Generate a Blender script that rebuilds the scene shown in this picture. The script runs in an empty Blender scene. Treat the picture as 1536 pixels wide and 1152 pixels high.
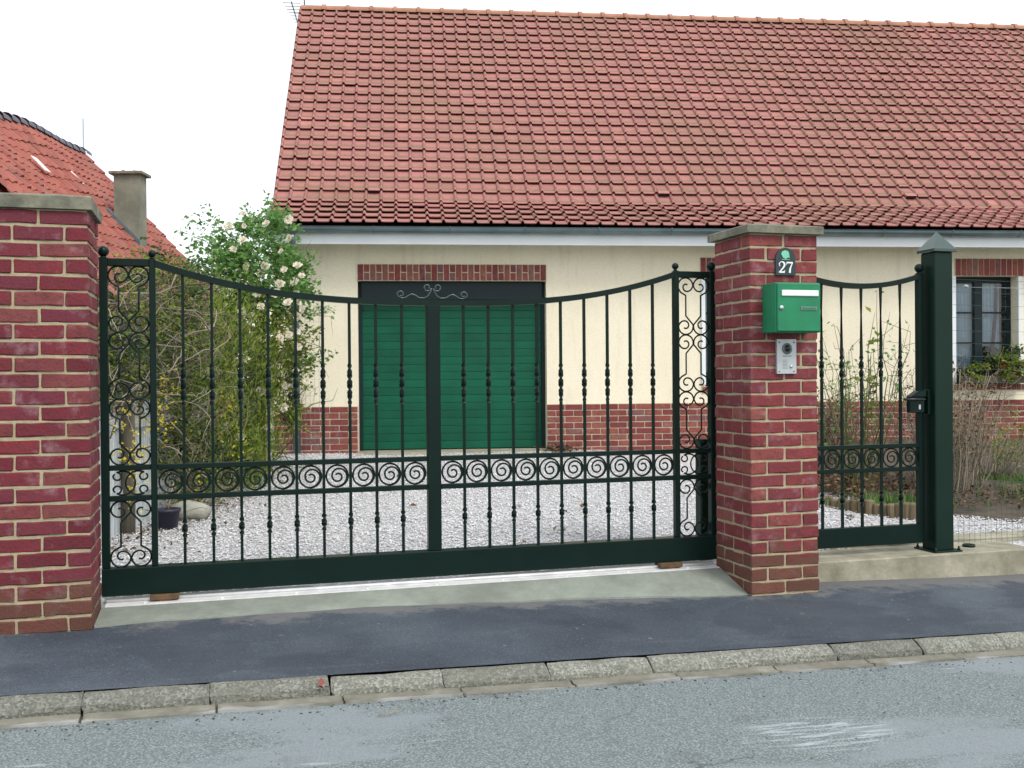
import bpy, math, random
import numpy as np
from mathutils import Vector, Matrix
R = math.radians
random.seed(7); rng = np.random.default_rng(7)
scene = bpy.context.scene
col = scene.collection
PI = math.pi

# ------------------------------------------------------------------ camera, world, sun, exposure
CZ = 1.304
cam = bpy.data.cameras.new('camera'); camo = bpy.data.objects.new('camera', cam); col.objects.link(camo)
cam.sensor_width = 36.0; cam.lens = 1562.7 / 1536 * 36.0; cam.clip_end = 2000; cam.clip_start = 0.05
pitch, roll = -0.0063, -0.008
f_ = Vector((0, math.cos(pitch), math.sin(pitch))); u_ = Vector((0, -math.sin(pitch), math.cos(pitch))); r_ = Vector((1, 0, 0))
rr = r_ * math.cos(roll) + u_ * math.sin(roll); uu = -r_ * math.sin(roll) + u_ * math.cos(roll)
camo.matrix_world = Matrix(((rr.x, uu.x, -f_.x, 0), (rr.y, uu.y, -f_.y, 0), (rr.z, uu.z, -f_.z, CZ), (0, 0, 0, 1)))
scene.camera = camo

SUN_EL, SUN_AZ = 50, 138        # azimuth measured from +Y towards +X : behind the camera, to the right
wd = bpy.data.worlds.new('World'); scene.world = wd; wd.use_nodes = True
nt = wd.node_tree; nt.nodes.clear()
out = nt.nodes.new('ShaderNodeOutputWorld')
sky = nt.nodes.new('ShaderNodeTexSky'); sky.sky_type = 'NISHITA'; sky.sun_disc = False
sky.sun_elevation = R(SUN_EL); sky.sun_rotation = R(SUN_AZ); sky.dust_density = 3.0
b1 = nt.nodes.new('ShaderNodeBackground'); b1.inputs['Strength'].default_value = 0.05
b2 = nt.nodes.new('ShaderNodeBackground'); b2.inputs['Color'].default_value = (0.97, 0.985, 1.0, 1); b2.inputs['Strength'].default_value = 0.95
ad = nt.nodes.new('ShaderNodeAddShader')        # thin blue sky + even white cloud deck
nt.links.new(sky.outputs[0], b1.inputs['Color'])
nt.links.new(b1.outputs[0], ad.inputs[0]); nt.links.new(b2.outputs[0], ad.inputs[1]); nt.links.new(ad.outputs[0], out.inputs['Surface'])
sl = bpy.data.lights.new('sun', 'SUN'); sl.energy = 1.5; sl.angle = R(16); sl.color = (1.0, 0.97, 0.92)
so = bpy.data.objects.new('sun', sl); col.objects.link(so)
sd = Vector((math.sin(R(SUN_AZ)) * math.cos(R(SUN_EL)), math.cos(R(SUN_AZ)) * math.cos(R(SUN_EL)), math.sin(R(SUN_EL))))
so.rotation_euler = (-sd).to_track_quat('-Z', 'Y').to_euler(); so.location = (0, -5, 20)
vs = scene.view_settings; vs.view_transform = 'Standard'; vs.look = 'None'; vs.gamma = 1.0; vs.exposure = 0.27
scene.render.resolution_x = 1024; scene.render.resolution_y = 768

# ------------------------------------------------------------------ frames
GYAW, HYAW = 0.2822, 0.1025
GO = (1.41, 6.16); HO = (0.0, 13.3)
gc, gs = math.cos(GYAW), math.sin(GYAW); hc, hs = math.cos(HYAW), math.sin(HYAW)
TILT = -0.023
def G(s, n, z=0): return (GO[0] + s*gc - n*gs, GO[1] + s*gs + n*gc, z)
def H(s, d, z=0): return (HO[0] + s*hc - d*hs, HO[1] + s*hs + d*hc, z)
def toG(x, y):
    dx, dy = x - GO[0], y - GO[1]
    return dx*gc + dy*gs, -dx*gs + dy*gc
def zpav(s): return TILT * max(-14, min(14, s))
def zyard(n):
    t = max(0.0, min(1.0, (n - 0.6) / 6.4)); return 0.10 + 0.27 * t
def zyard_xy(x, y): return zyard(toG(x, y)[1])

# ------------------------------------------------------------------ materials
def new_mat(name):
    m = bpy.data.materials.new(name); m.use_nodes = True
    n = m.node_tree; b = n.nodes['Principled BSDF']; return m, n, b
def N(n, t, **kw):
    x = n.nodes.new(t)
    for k, v in kw.items():
        if k in x.inputs.keys(): x.inputs[k].default_value = v
        else: setattr(x, k, v)
    return x
def ramp(n, fac, stops):
    r = n.nodes.new('ShaderNodeValToRGB'); e = r.color_ramp.elements
    while len(e) < len(stops): e.new(0.5)
    for i, (p, c) in enumerate(stops):
        e[i].position = p; e[i].color = (c[0], c[1], c[2], 1) if not isinstance(c, (int, float)) else (c, c, c, 1)
    n.links.new(fac, r.inputs[0]); return r.outputs[0]
def mix(n, fac, a, b, bt='MIX'):
    m = n.nodes.new('ShaderNodeMix'); m.data_type = 'RGBA'; m.blend_type = bt
    for i, v in ((0, fac), (6, a), (7, b)):
        if isinstance(v, bpy.types.NodeSocket): n.links.new(v, m.inputs[i])
        elif i == 0: m.inputs[0].default_value = v
        else: m.inputs[i].default_value = (v[0], v[1], v[2], 1)
    return m.outputs[2]
def coords(n, kind='Object', scale=None):
    t = n.nodes.new('ShaderNodeTexCoord'); o = t.outputs[kind]
    if scale:
        mp = n.nodes.new('ShaderNodeMapping'); mp.inputs['Scale'].default_value = scale; n.links.new(o, mp.inputs[0]); o = mp.outputs[0]
    return o
def noise(n, vec, scale, detail=4, rough=0.55):
    x = N(n, 'ShaderNodeTexNoise', Scale=scale, Detail=detail, Roughness=rough)
    if vec is not None: n.links.new(vec, x.inputs['Vector'])
    return x.outputs['Fac']
def geo_pos(n): return n.nodes.new('ShaderNodeNewGeometry').outputs['Position']
def bump(n, b, h, strength=0.3, dist=0.01):
    x = N(n, 'ShaderNodeBump', Strength=strength, Distance=dist); n.links.new(h, x.inputs['Height']); n.links.new(x.outputs[0], b.inputs['Normal'])
def plain(name, c, rough=0.5, metal=0.0, var=0.15, nscale=8, bs=0.0, bscale=60, coat=0.0, spec=None):
    m, n, b = new_mat(name); p = geo_pos(n)
    f = noise(n, p, nscale, 5)
    lo = tuple(x*(1-var) for x in c); hi = tuple(min(1, x*(1+var)) for x in c)
    n.links.new(ramp(n, f, [(0.3, lo), (0.7, hi)]), b.inputs['Base Color'])
    b.inputs['Roughness'].default_value = rough; b.inputs['Metallic'].default_value = metal
    if coat: b.inputs['Coat Weight'].default_value = coat
    if spec is not None: b.inputs['Specular IOR Level'].default_value = spec
    if bs: bump(n, b, noise(n, p, bscale, 4), bs, 0.01)
    return m
M = {}
def brick_mat(name, cols, white=0.35):
    m, n, b = new_mat(name)
    oi = n.nodes.new('ShaderNodeObjectInfo'); p = geo_pos(n)
    base = ramp(n, oi.outputs['Random'], cols)
    f1 = noise(n, p, 22, 5, 0.6); f2 = noise(n, p, 9, 4, 0.6); f3 = noise(n, p, 70, 4, 0.7)
    c = mix(n, ramp(n, f1, [(0.42, 0), (0.68, 0.55)]), base, (0.10, 0.022, 0.025))
    c = mix(n, ramp(n, f2, [(0.56, 0), (0.74, white)]), c, (0.42, 0.30, 0.33))
    c = mix(n, ramp(n, noise(n, p, 2.2, 5, 0.7), [(0.55, 0), (0.75, 0.4)]), c, (0.06, 0.022, 0.024))
    c = mix(n, ramp(n, f3, [(0.58, 0), (0.68, 0.75)]), c, (0.05, 0.012, 0.012))
    n.links.new(c, b.inputs['Base Color']); b.inputs['Roughness'].default_value = 0.8
    sz = n.nodes.new('ShaderNodeSeparateXYZ'); n.links.new(p, sz.inputs[0])
    mz = N(n, 'ShaderNodeMath', operation='MULTIPLY_ADD'); n.links.new(noise(n, p, 6, 4), mz.inputs[0]); mz.inputs[1].default_value = -0.45; n.links.new(sz.outputs['Z'], mz.inputs[2])
    c2 = mix(n, ramp(n, mz.outputs[0], [(0.0, 0.55), (0.10, 0)]), c, (0.085, 0.06, 0.03))
    n.links.new(c2, b.inputs['Base Color'])
    bump(n, b, f3, 0.7, 0.008); return m
M['brick'] = brick_mat('brick_red', [(0.0, (0.115, 0.010, 0.019)), (0.25, (0.165, 0.015, 0.027)), (0.5, (0.195, 0.020, 0.028)), (0.7, (0.145, 0.018, 0.036)), (0.86, (0.185, 0.028, 0.034)), (1.0, (0.20, 0.050, 0.048))], 0.40)
M['warm_brick'] = brick_mat('brick_warm', [(0.0, (0.14, 0.019, 0.024)), (0.25, (0.195, 0.027, 0.032)), (0.5, (0.235, 0.037, 0.037)), (0.7, (0.185, 0.033, 0.044)), (0.86, (0.25, 0.052, 0.046)), (1.0, (0.27, 0.085, 0.068))], 0.40)
M['house_brick'] = brick_mat('brick_house', [(0.0, (0.17, 0.032, 0.03)), (0.4, (0.25, 0.055, 0.045)), (0.7, (0.29, 0.085, 0.055)), (0.9, (0.22, 0.10, 0.08)), (1.0, (0.17, 0.06, 0.07))], 0.25)
def mortar_mat(name, c):
    m, n, b = new_mat(name); p = geo_pos(n)
    f = noise(n, p, 30, 5); f2 = noise(n, p, 3, 3)
    a = ramp(n, f, [(0.3, tuple(x*0.72 for x in c)), (0.7, c)])
    n.links.new(mix(n, ramp(n, f2, [(0.45, 0), (0.75, 0.35)]), a, (0.28, 0.25, 0.18)), b.inputs['Base Color'])
    b.inputs['Roughness'].default_value = 0.95; bump(n, b, noise(n, p, 140, 4), 0.6, 0.006); return m
M['mortar'] = mortar_mat('mortar', (0.45, 0.39, 0.245))
M['house_mortar'] = mortar_mat('house_mortar', (0.62, 0.55, 0.40))
def concrete_mat(name, c, dark, stain=0.6, sc=4):
    m, n, b = new_mat(name); p = geo_pos(n)
    f = noise(n, p, sc, 6, 0.65); g = noise(n, p, 45, 4)
    a = ramp(n, f, [(0.35, dark), (0.65, c)])
    a = mix(n, ramp(n, g, [(0.4, 0), (0.75, stain*0.6)]), a, tuple(x*0.55 for x in c))
    n.links.new(a, b.inputs['Base Color']); b.inputs['Roughness'].default_value = 0.9
    bump(n, b, noise(n, p, 130, 5), 0.35, 0.006); return m
M['cap_stone'] = concrete_mat('cap_concrete', (0.27, 0.26, 0.19), (0.10, 0.105, 0.08), 0.9, 9)
M['ramp'] = concrete_mat('ramp_concrete', (0.27, 0.30, 0.255), (0.17, 0.19, 0.16), 0.45, 3.0)
M['block'] = concrete_mat('block_concrete', (0.40, 0.38, 0.29), (0.19, 0.18, 0.125), 0.7, 4)
def kerb_mat():
    m, n, b = new_mat('kerb_concrete'); p = geo_pos(n); oi = n.nodes.new('ShaderNodeObjectInfo')
    v = N(n, 'ShaderNodeTexVoronoi', Scale=120.0); n.links.new(p, v.inputs['Vector'])
    a = ramp(n, v.outputs['Color'], [(0.1, (0.11, 0.115, 0.10)), (0.5, (0.185, 0.19, 0.16)), (0.95, (0.34, 0.34, 0.29))])
    f = noise(n, p, 5, 6, 0.65)
    a = mix(n, ramp(n, f, [(0.40, 0.0), (0.70, 0.75)]), a, (0.15, 0.15, 0.12))
    a = mix(n, ramp(n, noise(n, p, 14, 5), [(0.58, 0.0), (0.72, 0.6)]), a, (0.055, 0.065, 0.045))
    a = mix(n, 1.0, a, ramp(n, oi.outputs['Random'], [(0, 0.72), (1, 1.12)]), 'MULTIPLY')
    n.links.new(a, b.inputs['Base Color']); b.inputs['Roughness'].default_value = 0.9
    bump(n, b, v.outputs['Distance'], 0.5, 0.006); return m
M['kerb'] = kerb_mat()
def gutter_mat():
    m, n, b = new_mat('gutter_stone'); p = geo_pos(n); f = noise(n, p, 7, 6, 0.7)
    a = ramp(n, f, [(0.30, (0.115, 0.11, 0.085)), (0.55, (0.185, 0.178, 0.14)), (0.70, (0.25, 0.245, 0.21))])
    so_ = n.nodes.new('ShaderNodeSeparateXYZ'); n.links.new(coords(n, 'Object'), so_.inputs[0])
    mm = N(n, 'ShaderNodeMath', operation='MULTIPLY_ADD'); n.links.new(noise(n, p, 3.2, 5), mm.inputs[0]); mm.inputs[1].default_value = -0.22; n.links.new(so_.outputs['Y'], mm.inputs[2])
    ad_ = N(n, 'ShaderNodeMath', operation='MULTIPLY_ADD'); n.links.new(mm.outputs[0], ad_.inputs[0]); ad_.inputs[1].default_value = -4.0; ad_.inputs[2].default_value = -0.63
    a = mix(n, ramp(n, ad_.outputs[0], [(0.46, 0), (0.60, 0.55)]), a, (0.44, 0.45, 0.45))
    n.links.new(a, b.inputs['Base Color']); b.inputs['Roughness'].default_value = 0.85
    bump(n, b, noise(n, p, 90, 4), 0.4, 0.006); return m
M['gutter_stone'] = gutter_mat()
def pave_mat():
    m, n, b = new_mat('pavement_asphalt'); g = coords(n, 'Object')
    f = noise(n, g, 1.1, 6, 0.6); fine = noise(n, g, 170, 3, 0.7)
    a = ramp(n, f, [(0.30, (0.031, 0.041, 0.055)), (0.50, (0.062, 0.082, 0.106)), (0.68, (0.108, 0.134, 0.160))])
    st = noise(n, coords(n, 'Object', (0.35, 3.0, 1)), 2.2, 6, 0.65)
    a = mix(n, ramp(n, st, [(0.54, 0), (0.72, 0.35)]), a, (0.15, 0.165, 0.18))
    a = mix(n, ramp(n, fine, [(0.38, 0.75), (0.60, 0)]), a, (0.018, 0.022, 0.030))
    vv = N(n, 'ShaderNodeTexVoronoi', Scale=150.0); n.links.new(g, vv.inputs['Vector'])
    a = mix(n, ramp(n, vv.outputs['Color'], [(0.80, 0), (0.95, 0.5)]), a, (0.17, 0.19, 0.21))
    pt_ = noise(n, g, 0.75, 3, 0.5); a = mix(n, ramp(n, pt_, [(0.555, 0), (0.565, 0.45)]), a, (0.035, 0.042, 0.056))
    sp_ = noise(n, g, 26, 2, 0.5); a = mix(n, ramp(n, sp_, [(0.735, 0), (0.75, 0.6)]), a, (0.30, 0.31, 0.32))
    # pale dusty cement along the walls (object y = distance from pillar fronts)
    sx = n.nodes.new('ShaderNodeSeparateXYZ'); n.links.new(g, sx.inputs[0])
    mm = N(n, 'ShaderNodeMath', operation='MULTIPLY_ADD'); n.links.new(noise(n, g, 3.4, 7, 0.8), mm.inputs[0]); mm.inputs[1].default_value = 1.25
    n.links.new(sx.outputs['Y'], mm.inputs[2])
    a = mix(n, ramp(n, mm.outputs[0], [(0.58, 0), (0.74, 0.8)]), a, (0.15, 0.152, 0.150))
    n.links.new(a, b.inputs['Base Color']); b.inputs['Roughness'].default_value = 0.75; b.inputs['Specular IOR Level'].default_value = 0.35
    bump(n, b, fine, 0.6, 0.006); return m
M['pavement'] = pave_mat()
def road_mat():
    m, n, b = new_mat('road_asphalt'); g = coords(n, 'Object')
    v = N(n, 'ShaderNodeTexVoronoi', Scale=105.0); n.links.new(g, v.inputs['Vector'])
    v2 = N(n, 'ShaderNodeTexVoronoi', Scale=140.0); n.links.new(g, v2.inputs['Vector'])
    a = ramp(n, v.outputs['Color'], [(0.05, (0.160, 0.195, 0.200)), (0.5, (0.220, 0.265, 0.270)), (0.95, (0.30, 0.345, 0.35))])
    a = mix(n, 0.4, a, ramp(n, v2.outputs['Color'], [(0.1, (0.11, 0.14, 0.14)), (0.9, (0.37, 0.42, 0.41))]))
    e = ramp(n, v.outputs['Distance'], [(0.25, 0.0), (0.6, 0.75)])
    a = mix(n, e, a, (0.085, 0.108, 0.112))
    # smooth repair strips
    st = noise(n, coords(n, 'Object', (0.5, 1.6, 1)), 0.9, 5, 0.55)
    sm = ramp(n, st, [(0.51, 0), (0.56, 0.75)])
    fine = noise(n, g, 190, 3)
    a = mix(n, sm, a, ramp(n, fine, [(0.3, (0.15, 0.18, 0.195)), (0.7, (0.25, 0.285, 0.30))]))
    dk = noise(n, g, 3.1, 6, 0.7)
    a = mix(n, ramp(n, dk, [(0.60, 0), (0.74, 0.5)]), a, (0.085, 0.095, 0.10))
    dw = N(n, 'ShaderNodeTexNoise', Scale=3.0, Detail=4.0); n.links.new(g, dw.inputs['Vector'])
    dv = n.nodes.new('ShaderNodeVectorMath'); dv.operation = 'SCALE'; dv.inputs['Scale'].default_value = 0.5; n.links.new(dw.outputs['Color'], dv.inputs[0])
    da = n.nodes.new('ShaderNodeVectorMath'); da.operation = 'ADD'; n.links.new(g, da.inputs[0]); n.links.new(dv.outputs[0], da.inputs[1])
    vc = N(n, 'ShaderNodeTexVoronoi', Scale=0.8, feature='DISTANCE_TO_EDGE'); n.links.new(da.outputs[0], vc.inputs['Vector'])
    ck = ramp(n, vc.outputs['Distance'], [(0.003, 0.55), (0.008, 0)])
    a = mix(n, mix(n, 1.0, ck, ramp(n, noise(n, g, 0.9, 3), [(0.48, 0), (0.56, 1)]), 'MULTIPLY'), a, (0.05, 0.055, 0.055))
    wt = noise(n, coords(n, 'Object', (1.0, 6.0, 1)), 2.3, 5, 0.6)
    a = mix(n, ramp(n, wt, [(0.66, 0), (0.76, 0.55)]), a, (0.50, 0.54, 0.56))
    sc = n.nodes.new('ShaderNodeMapping'); sc.inputs['Location'].default_value = (0.86, 2.05, 0); n.links.new(g, sc.inputs[0])
    sc2 = n.nodes.new('ShaderNodeMapping'); sc2.inputs['Rotation'].default_value = (0, 0, 0.45); sc2.inputs['Scale'].default_value = (2.6, 4.6, 1); n.links.new(sc.outputs[0], sc2.inputs[0])
    ln_ = n.nodes.new('ShaderNodeVectorMath'); ln_.operation = 'LENGTH'; n.links.new(sc2.outputs[0], ln_.inputs[0])
    stk = n.nodes.new('ShaderNodeMapping'); stk.inputs['Rotation'].default_value = (0, 0, 0.45); stk.inputs['Scale'].default_value = (3.0, 20.0, 1); n.links.new(g, stk.inputs[0])
    a = mix(n, mix(n, 1.0, ramp(n, ln_.outputs['Value'], [(0.55, 1), (1.0, 0)]), ramp(n, noise(n, stk.outputs[0], 1.6, 4, 0.6), [(0.48, 0), (0.62, 0.7)]), 'MULTIPLY'), a, (0.42, 0.47, 0.49))
    sx = n.nodes.new('ShaderNodeSeparateXYZ'); n.links.new(g, sx.inputs[0])
    mm = N(n, 'ShaderNodeMath', operation='MULTIPLY_ADD'); n.links.new(noise(n, g, 4.5, 6, 0.75), mm.inputs[0]); mm.inputs[1].default_value = 0.45; n.links.new(sx.outputs['Y'], mm.inputs[2])
    ad_ = N(n, 'ShaderNodeMath', operation='ADD'); n.links.new(mm.outputs[0], ad_.inputs[0]); ad_.inputs[1].default_value = 1.55
    a = mix(n, ramp(n, ad_.outputs[0], [(0.48, 0), (0.56, 0.7)]), a, (0.10, 0.105, 0.10))
    n.links.new(a, b.inputs['Base Color']); b.inputs['Roughness'].default_value = 0.85
    hh = mix(n, sm, v.outputs['Distance'], (0.35, 0.35, 0.35)); bump(n, b, hh, 0.5, 0.008); return m
M['road'] = road_mat()
def gravel_mat():
    m, n, b = new_mat('gravel_bed'); p = geo_pos(n)
    v = N(n, 'ShaderNodeTexVoronoi', Scale=48.0); n.links.new(p, v.inputs['Vector'])
    a = ramp(n, v.outputs['Color'], [(0.05, (0.44, 0.435, 0.43)), (0.5, (0.60, 0.595, 0.60)), (0.95, (0.78, 0.775, 0.78))])
    a = mix(n, ramp(n, v.outputs['Distance'], [(0.3, 0), (0.65, 0.55)]), a, (0.24, 0.23, 0.22))
    a = mix(n, ramp(n, noise(n, p, 1.3, 5), [(0.52, 0), (0.8, 0.3)]), a, (0.34, 0.31, 0.28))
    n.links.new(a, b.inputs['Base Color']); b.inputs['Roughness'].default_value = 0.95
    bump(n, b, v.outputs['Distance'], 0.8, 0.012); return m
M['gravel'] = gravel_mat()
def island_mat(name, stops, rough=0.7, trans=0.0, spec=0.3):
    m, n, b = new_mat(name); g = n.nodes.new('ShaderNodeNewGeometry')
    c = ramp(n, g.outputs['Random Per Island'], stops)
    n.links.new(c, b.inputs['Base Color']); b.inputs['Roughness'].default_value = rough; b.inputs['Specular IOR Level'].default_value = spec
    if trans:
        t = n.nodes.new('ShaderNodeBsdfTranslucent'); n.links.new(c, t.inputs['Color'])
        ms = n.nodes.new('ShaderNodeMixShader'); ms.inputs[0].default_value = trans
        n.links.new(b.outputs[0], ms.inputs[1]); n.links.new(t.outputs[0], ms.inputs[2]); n.links.new(ms.outputs[0], n.nodes['Material Output'].inputs['Surface'])
    return m
M['stones'] = island_mat('gravel_stones', [(0, (0.34, 0.345, 0.35)), (0.3, (0.55, 0.56, 0.57)), (0.7, (0.73, 0.74, 0.75)), (0.97, (0.83, 0.84, 0.85)), (1, (0.36, 0.30, 0.24))], 0.9)
M['dull_stones'] = island_mat('grit_stones', [(0, (0.05, 0.05, 0.05)), (0.6, (0.16, 0.165, 0.165)), (1, (0.34, 0.34, 0.33))], 0.9)
M['leaf'] = island_mat('rose_leaf', [(0, (0.07, 0.18, 0.045)), (0.4, (0.15, 0.31, 0.08)), (0.8, (0.24, 0.43, 0.13)), (1, (0.36, 0.50, 0.20))], 0.38, 0.5, 0.4)
M['hedge_leaf'] = island_mat('hedge_leaf', [(0, (0.07, 0.125, 0.018)), (0.4, (0.17, 0.25, 0.035)), (0.8, (0.28, 0.36, 0.055)), (1, (0.42, 0.40, 0.11))], 0.45, 0.5, 0.35)
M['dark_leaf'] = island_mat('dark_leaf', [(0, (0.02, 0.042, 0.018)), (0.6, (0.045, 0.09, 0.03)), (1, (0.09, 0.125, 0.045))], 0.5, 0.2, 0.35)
M['dry_leaf'] = island_mat('dry_leaf', [(0, (0.05, 0.03, 0.02)), (0.5, (0.12, 0.07, 0.038)), (1, (0.23, 0.15, 0.08))], 0.8, 0.15)
M['grass'] = island_mat('grass_blade', [(0, (0.03, 0.075, 0.012)), (0.6, (0.075, 0.18, 0.03)), (1, (0.17, 0.25, 0.06))], 0.6, 0.3)
M['twig'] = island_mat('twig', [(0, (0.10, 0.075, 0.055)), (0.5, (0.24, 0.20, 0.145)), (1, (0.42, 0.37, 0.28))], 0.85)
M['green_twig'] = island_mat('green_twig', [(0, (0.05, 0.065, 0.025)), (0.5, (0.10, 0.12, 0.04)), (1, (0.21, 0.19, 0.10))], 0.7)
M['yellow'] = island_mat('yellow_petal', [(0, (0.62, 0.50, 0.03)), (1, (0.80, 0.70, 0.09))], 0.6, 0.3)
M['orange'] = island_mat('orange_petal', [(0, (0.62, 0.10, 0.02)), (1, (0.72, 0.26, 0.05))], 0.6, 0.3)
M['rose'] = island_mat('rose_petal', [(0, (0.72, 0.62, 0.45)), (0.6, (0.82, 0.76, 0.62)), (1, (0.86, 0.84, 0.76))], 0.6, 0.35)
M['soil'] = concrete_mat('soil', (0.10, 0.075, 0.05), (0.04, 0.032, 0.024), 0.8, 7)
M['ground'] = concrete_mat('ground_grass', (0.085, 0.13, 0.05), (0.05, 0.075, 0.03), 0.6, 2)
M['gate'] = plain('gate_green_paint', (0.0026, 0.0135, 0.0105), 0.36, 0, 0.12, 6, 0.05, 220, 0.0, 0.20)
M['post'] = plain('post_green_paint', (0.0036, 0.0195, 0.0125), 0.42, 0, 0.10, 3, 0.05, 220, 0.0, 0.22)
M['crest'] = plain('crest_painted_highlight', (0.03, 0.06, 0.055), 0.25, 0.3, 0.1, 6, 0, 60, 0, 0.8)  # gate green lightened: highlight on the round bars put into the colour
M['cap_sheen'] = plain('cap_green_painted_sheen', (0.011, 0.042, 0.033), 0.25, 0, 0.1, 3, 0, 60, 0.35, 0.6)  # post green made paler, sky reflection on the pyramid painted into its colour
M['mail'] = plain('mailbox_green_paint', (0.011, 0.20, 0.088), 0.5, 0, 0.13, 9, 0.08, 180, 0, 0.4)
M['steel'] = plain('brushed_steel', (0.68, 0.70, 0.72), 0.38, 0.7, 0.06, 30)
M['flap'] = plain('letter_flap_metal', (0.80, 0.82, 0.84), 0.35, 0.15, 0.05, 30)
M['alu'] = plain('aluminium_plate', (0.50, 0.53, 0.54), 0.5, 0.35, 0.07, 20)
M['galv'] = plain('galvanised_rail', (0.76, 0.77, 0.77), 0.5, 0.15, 0.12, 12)
M['black'] = plain('black_plastic', (0.012, 0.014, 0.016), 0.35, 0, 0.2)
M['grey_plastic'] = plain('grey_plastic', (0.16, 0.18, 0.18), 0.4, 0, 0.1)
M['white_paint'] = plain('white_paint', (0.74, 0.78, 0.80), 0.5, 0, 0.04, 3)
M['plate_white'] = plain('plate_white', (0.85, 0.86, 0.86), 0.5, 0, 0.03)
M['plate_green'] = plain('plate_green', (0.009, 0.030, 0.034), 0.3, 0, 0.2, 20)
M['plate_tree'] = plain('plate_mint', (0.18, 0.55, 0.36), 0.5, 0, 0.12, 60)
M['zinc'] = plain('zinc', (0.15, 0.205, 0.225), 0.38, 0.5, 0.18, 4)
M['wood_wedge'] = plain('wood_wedge', (0.11, 0.065, 0.03), 0.85, 0, 0.3, 20)
M['wire'] = plain('green_wire', (0.045, 0.085, 0.075), 0.5, 0, 0.15)
M['wire_pale'] = plain('pale_wire', (0.33, 0.37, 0.37), 0.5, 0.3, 0.15)
M['curtain'] = plain('net_curtain', (0.62, 0.68, 0.76), 0.9, 0, 0.08, 12)
M['red_cloth'] = plain('red_ribbon', (0.16, 0.022, 0.05), 0.8, 0, 0.2)
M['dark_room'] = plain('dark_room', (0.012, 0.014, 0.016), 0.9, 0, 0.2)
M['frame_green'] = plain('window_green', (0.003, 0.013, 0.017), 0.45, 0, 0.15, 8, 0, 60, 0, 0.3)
M['slat'] = None
def slat_mat():
    m, n, b = new_mat('door_green'); p = geo_pos(n); oi = n.nodes.new('ShaderNodeObjectInfo')
    f = noise(n, p, 3, 4); g = noise(n, coords(n, 'Object', (1, 1, 14)), 6, 4)
    a = ramp(n, f, [(0.3, (0.001, 0.074, 0.038)), (0.7, (0.002, 0.104, 0.053))])
    a = mix(n, ramp(n, g, [(0.45, 0), (0.75, 0.35)]), a, (0.003, 0.052, 0.036))
    a = mix(n, 1.0, a, ramp(n, oi.outputs['Random'], [(0, 0.90), (1, 1.08)]), 'MULTIPLY')
    n.links.new(a, b.inputs['Base Color']); b.inputs['Roughness'].default_value = 0.55; b.inputs['Specular IOR Level'].default_value = 0.25; bump(n, b, g, 0.1, 0.004); return m
M['slat'] = slat_mat()
def wall_mat():
    m, n, b = new_mat('cream_render'); p = geo_pos(n)
    f = noise(n, p, 1.2, 5); st = noise(n, coords(n, 'Object', (6, 6, 0.8)), 1.5, 5)
    a = ramp(n, f, [(0.3, (0.80, 0.735, 0.56)), (0.7, (0.85, 0.79, 0.62))])
    a = mix(n, ramp(n, st, [(0.52, 0), (0.8, 0.4)]), a, (0.55, 0.49, 0.36))
    a = mix(n, ramp(n, noise(n, p, 60, 4, 0.7), [(0.35, 0.25), (0.55, 0)]), a, (0.50, 0.43, 0.30))
    n.links.new(a, b.inputs['Base Color']); b.inputs['Roughness'].default_value = 0.95
    bump(n, b, noise(n, p, 85, 5, 0.7), 0.4, 0.008); return m
M['wall'] = wall_mat()
def glass_mat():
    m, n, b = new_mat('window_glass'); n.nodes.remove(b)
    gl = N(n, 'ShaderNodeBsdfGlossy', Roughness=0.02); tr = n.nodes.new('ShaderNodeBsdfTransparent'); tr.inputs[0].default_value = (0.82, 0.88, 0.90, 1)
    fr = N(n, 'ShaderNodeFresnel', IOR=1.5); ms = n.nodes.new('ShaderNodeMixShader')
    n.links.new(fr.outputs[0], ms.inputs[0]); n.links.new(tr.outputs[0], ms.inputs[1]); n.links.new(gl.outputs[0], ms.inputs[2])
    n.links.new(ms.outputs[0], n.nodes['Material Output'].inputs['Surface']); return m
M['glass'] = glass_mat()
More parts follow.
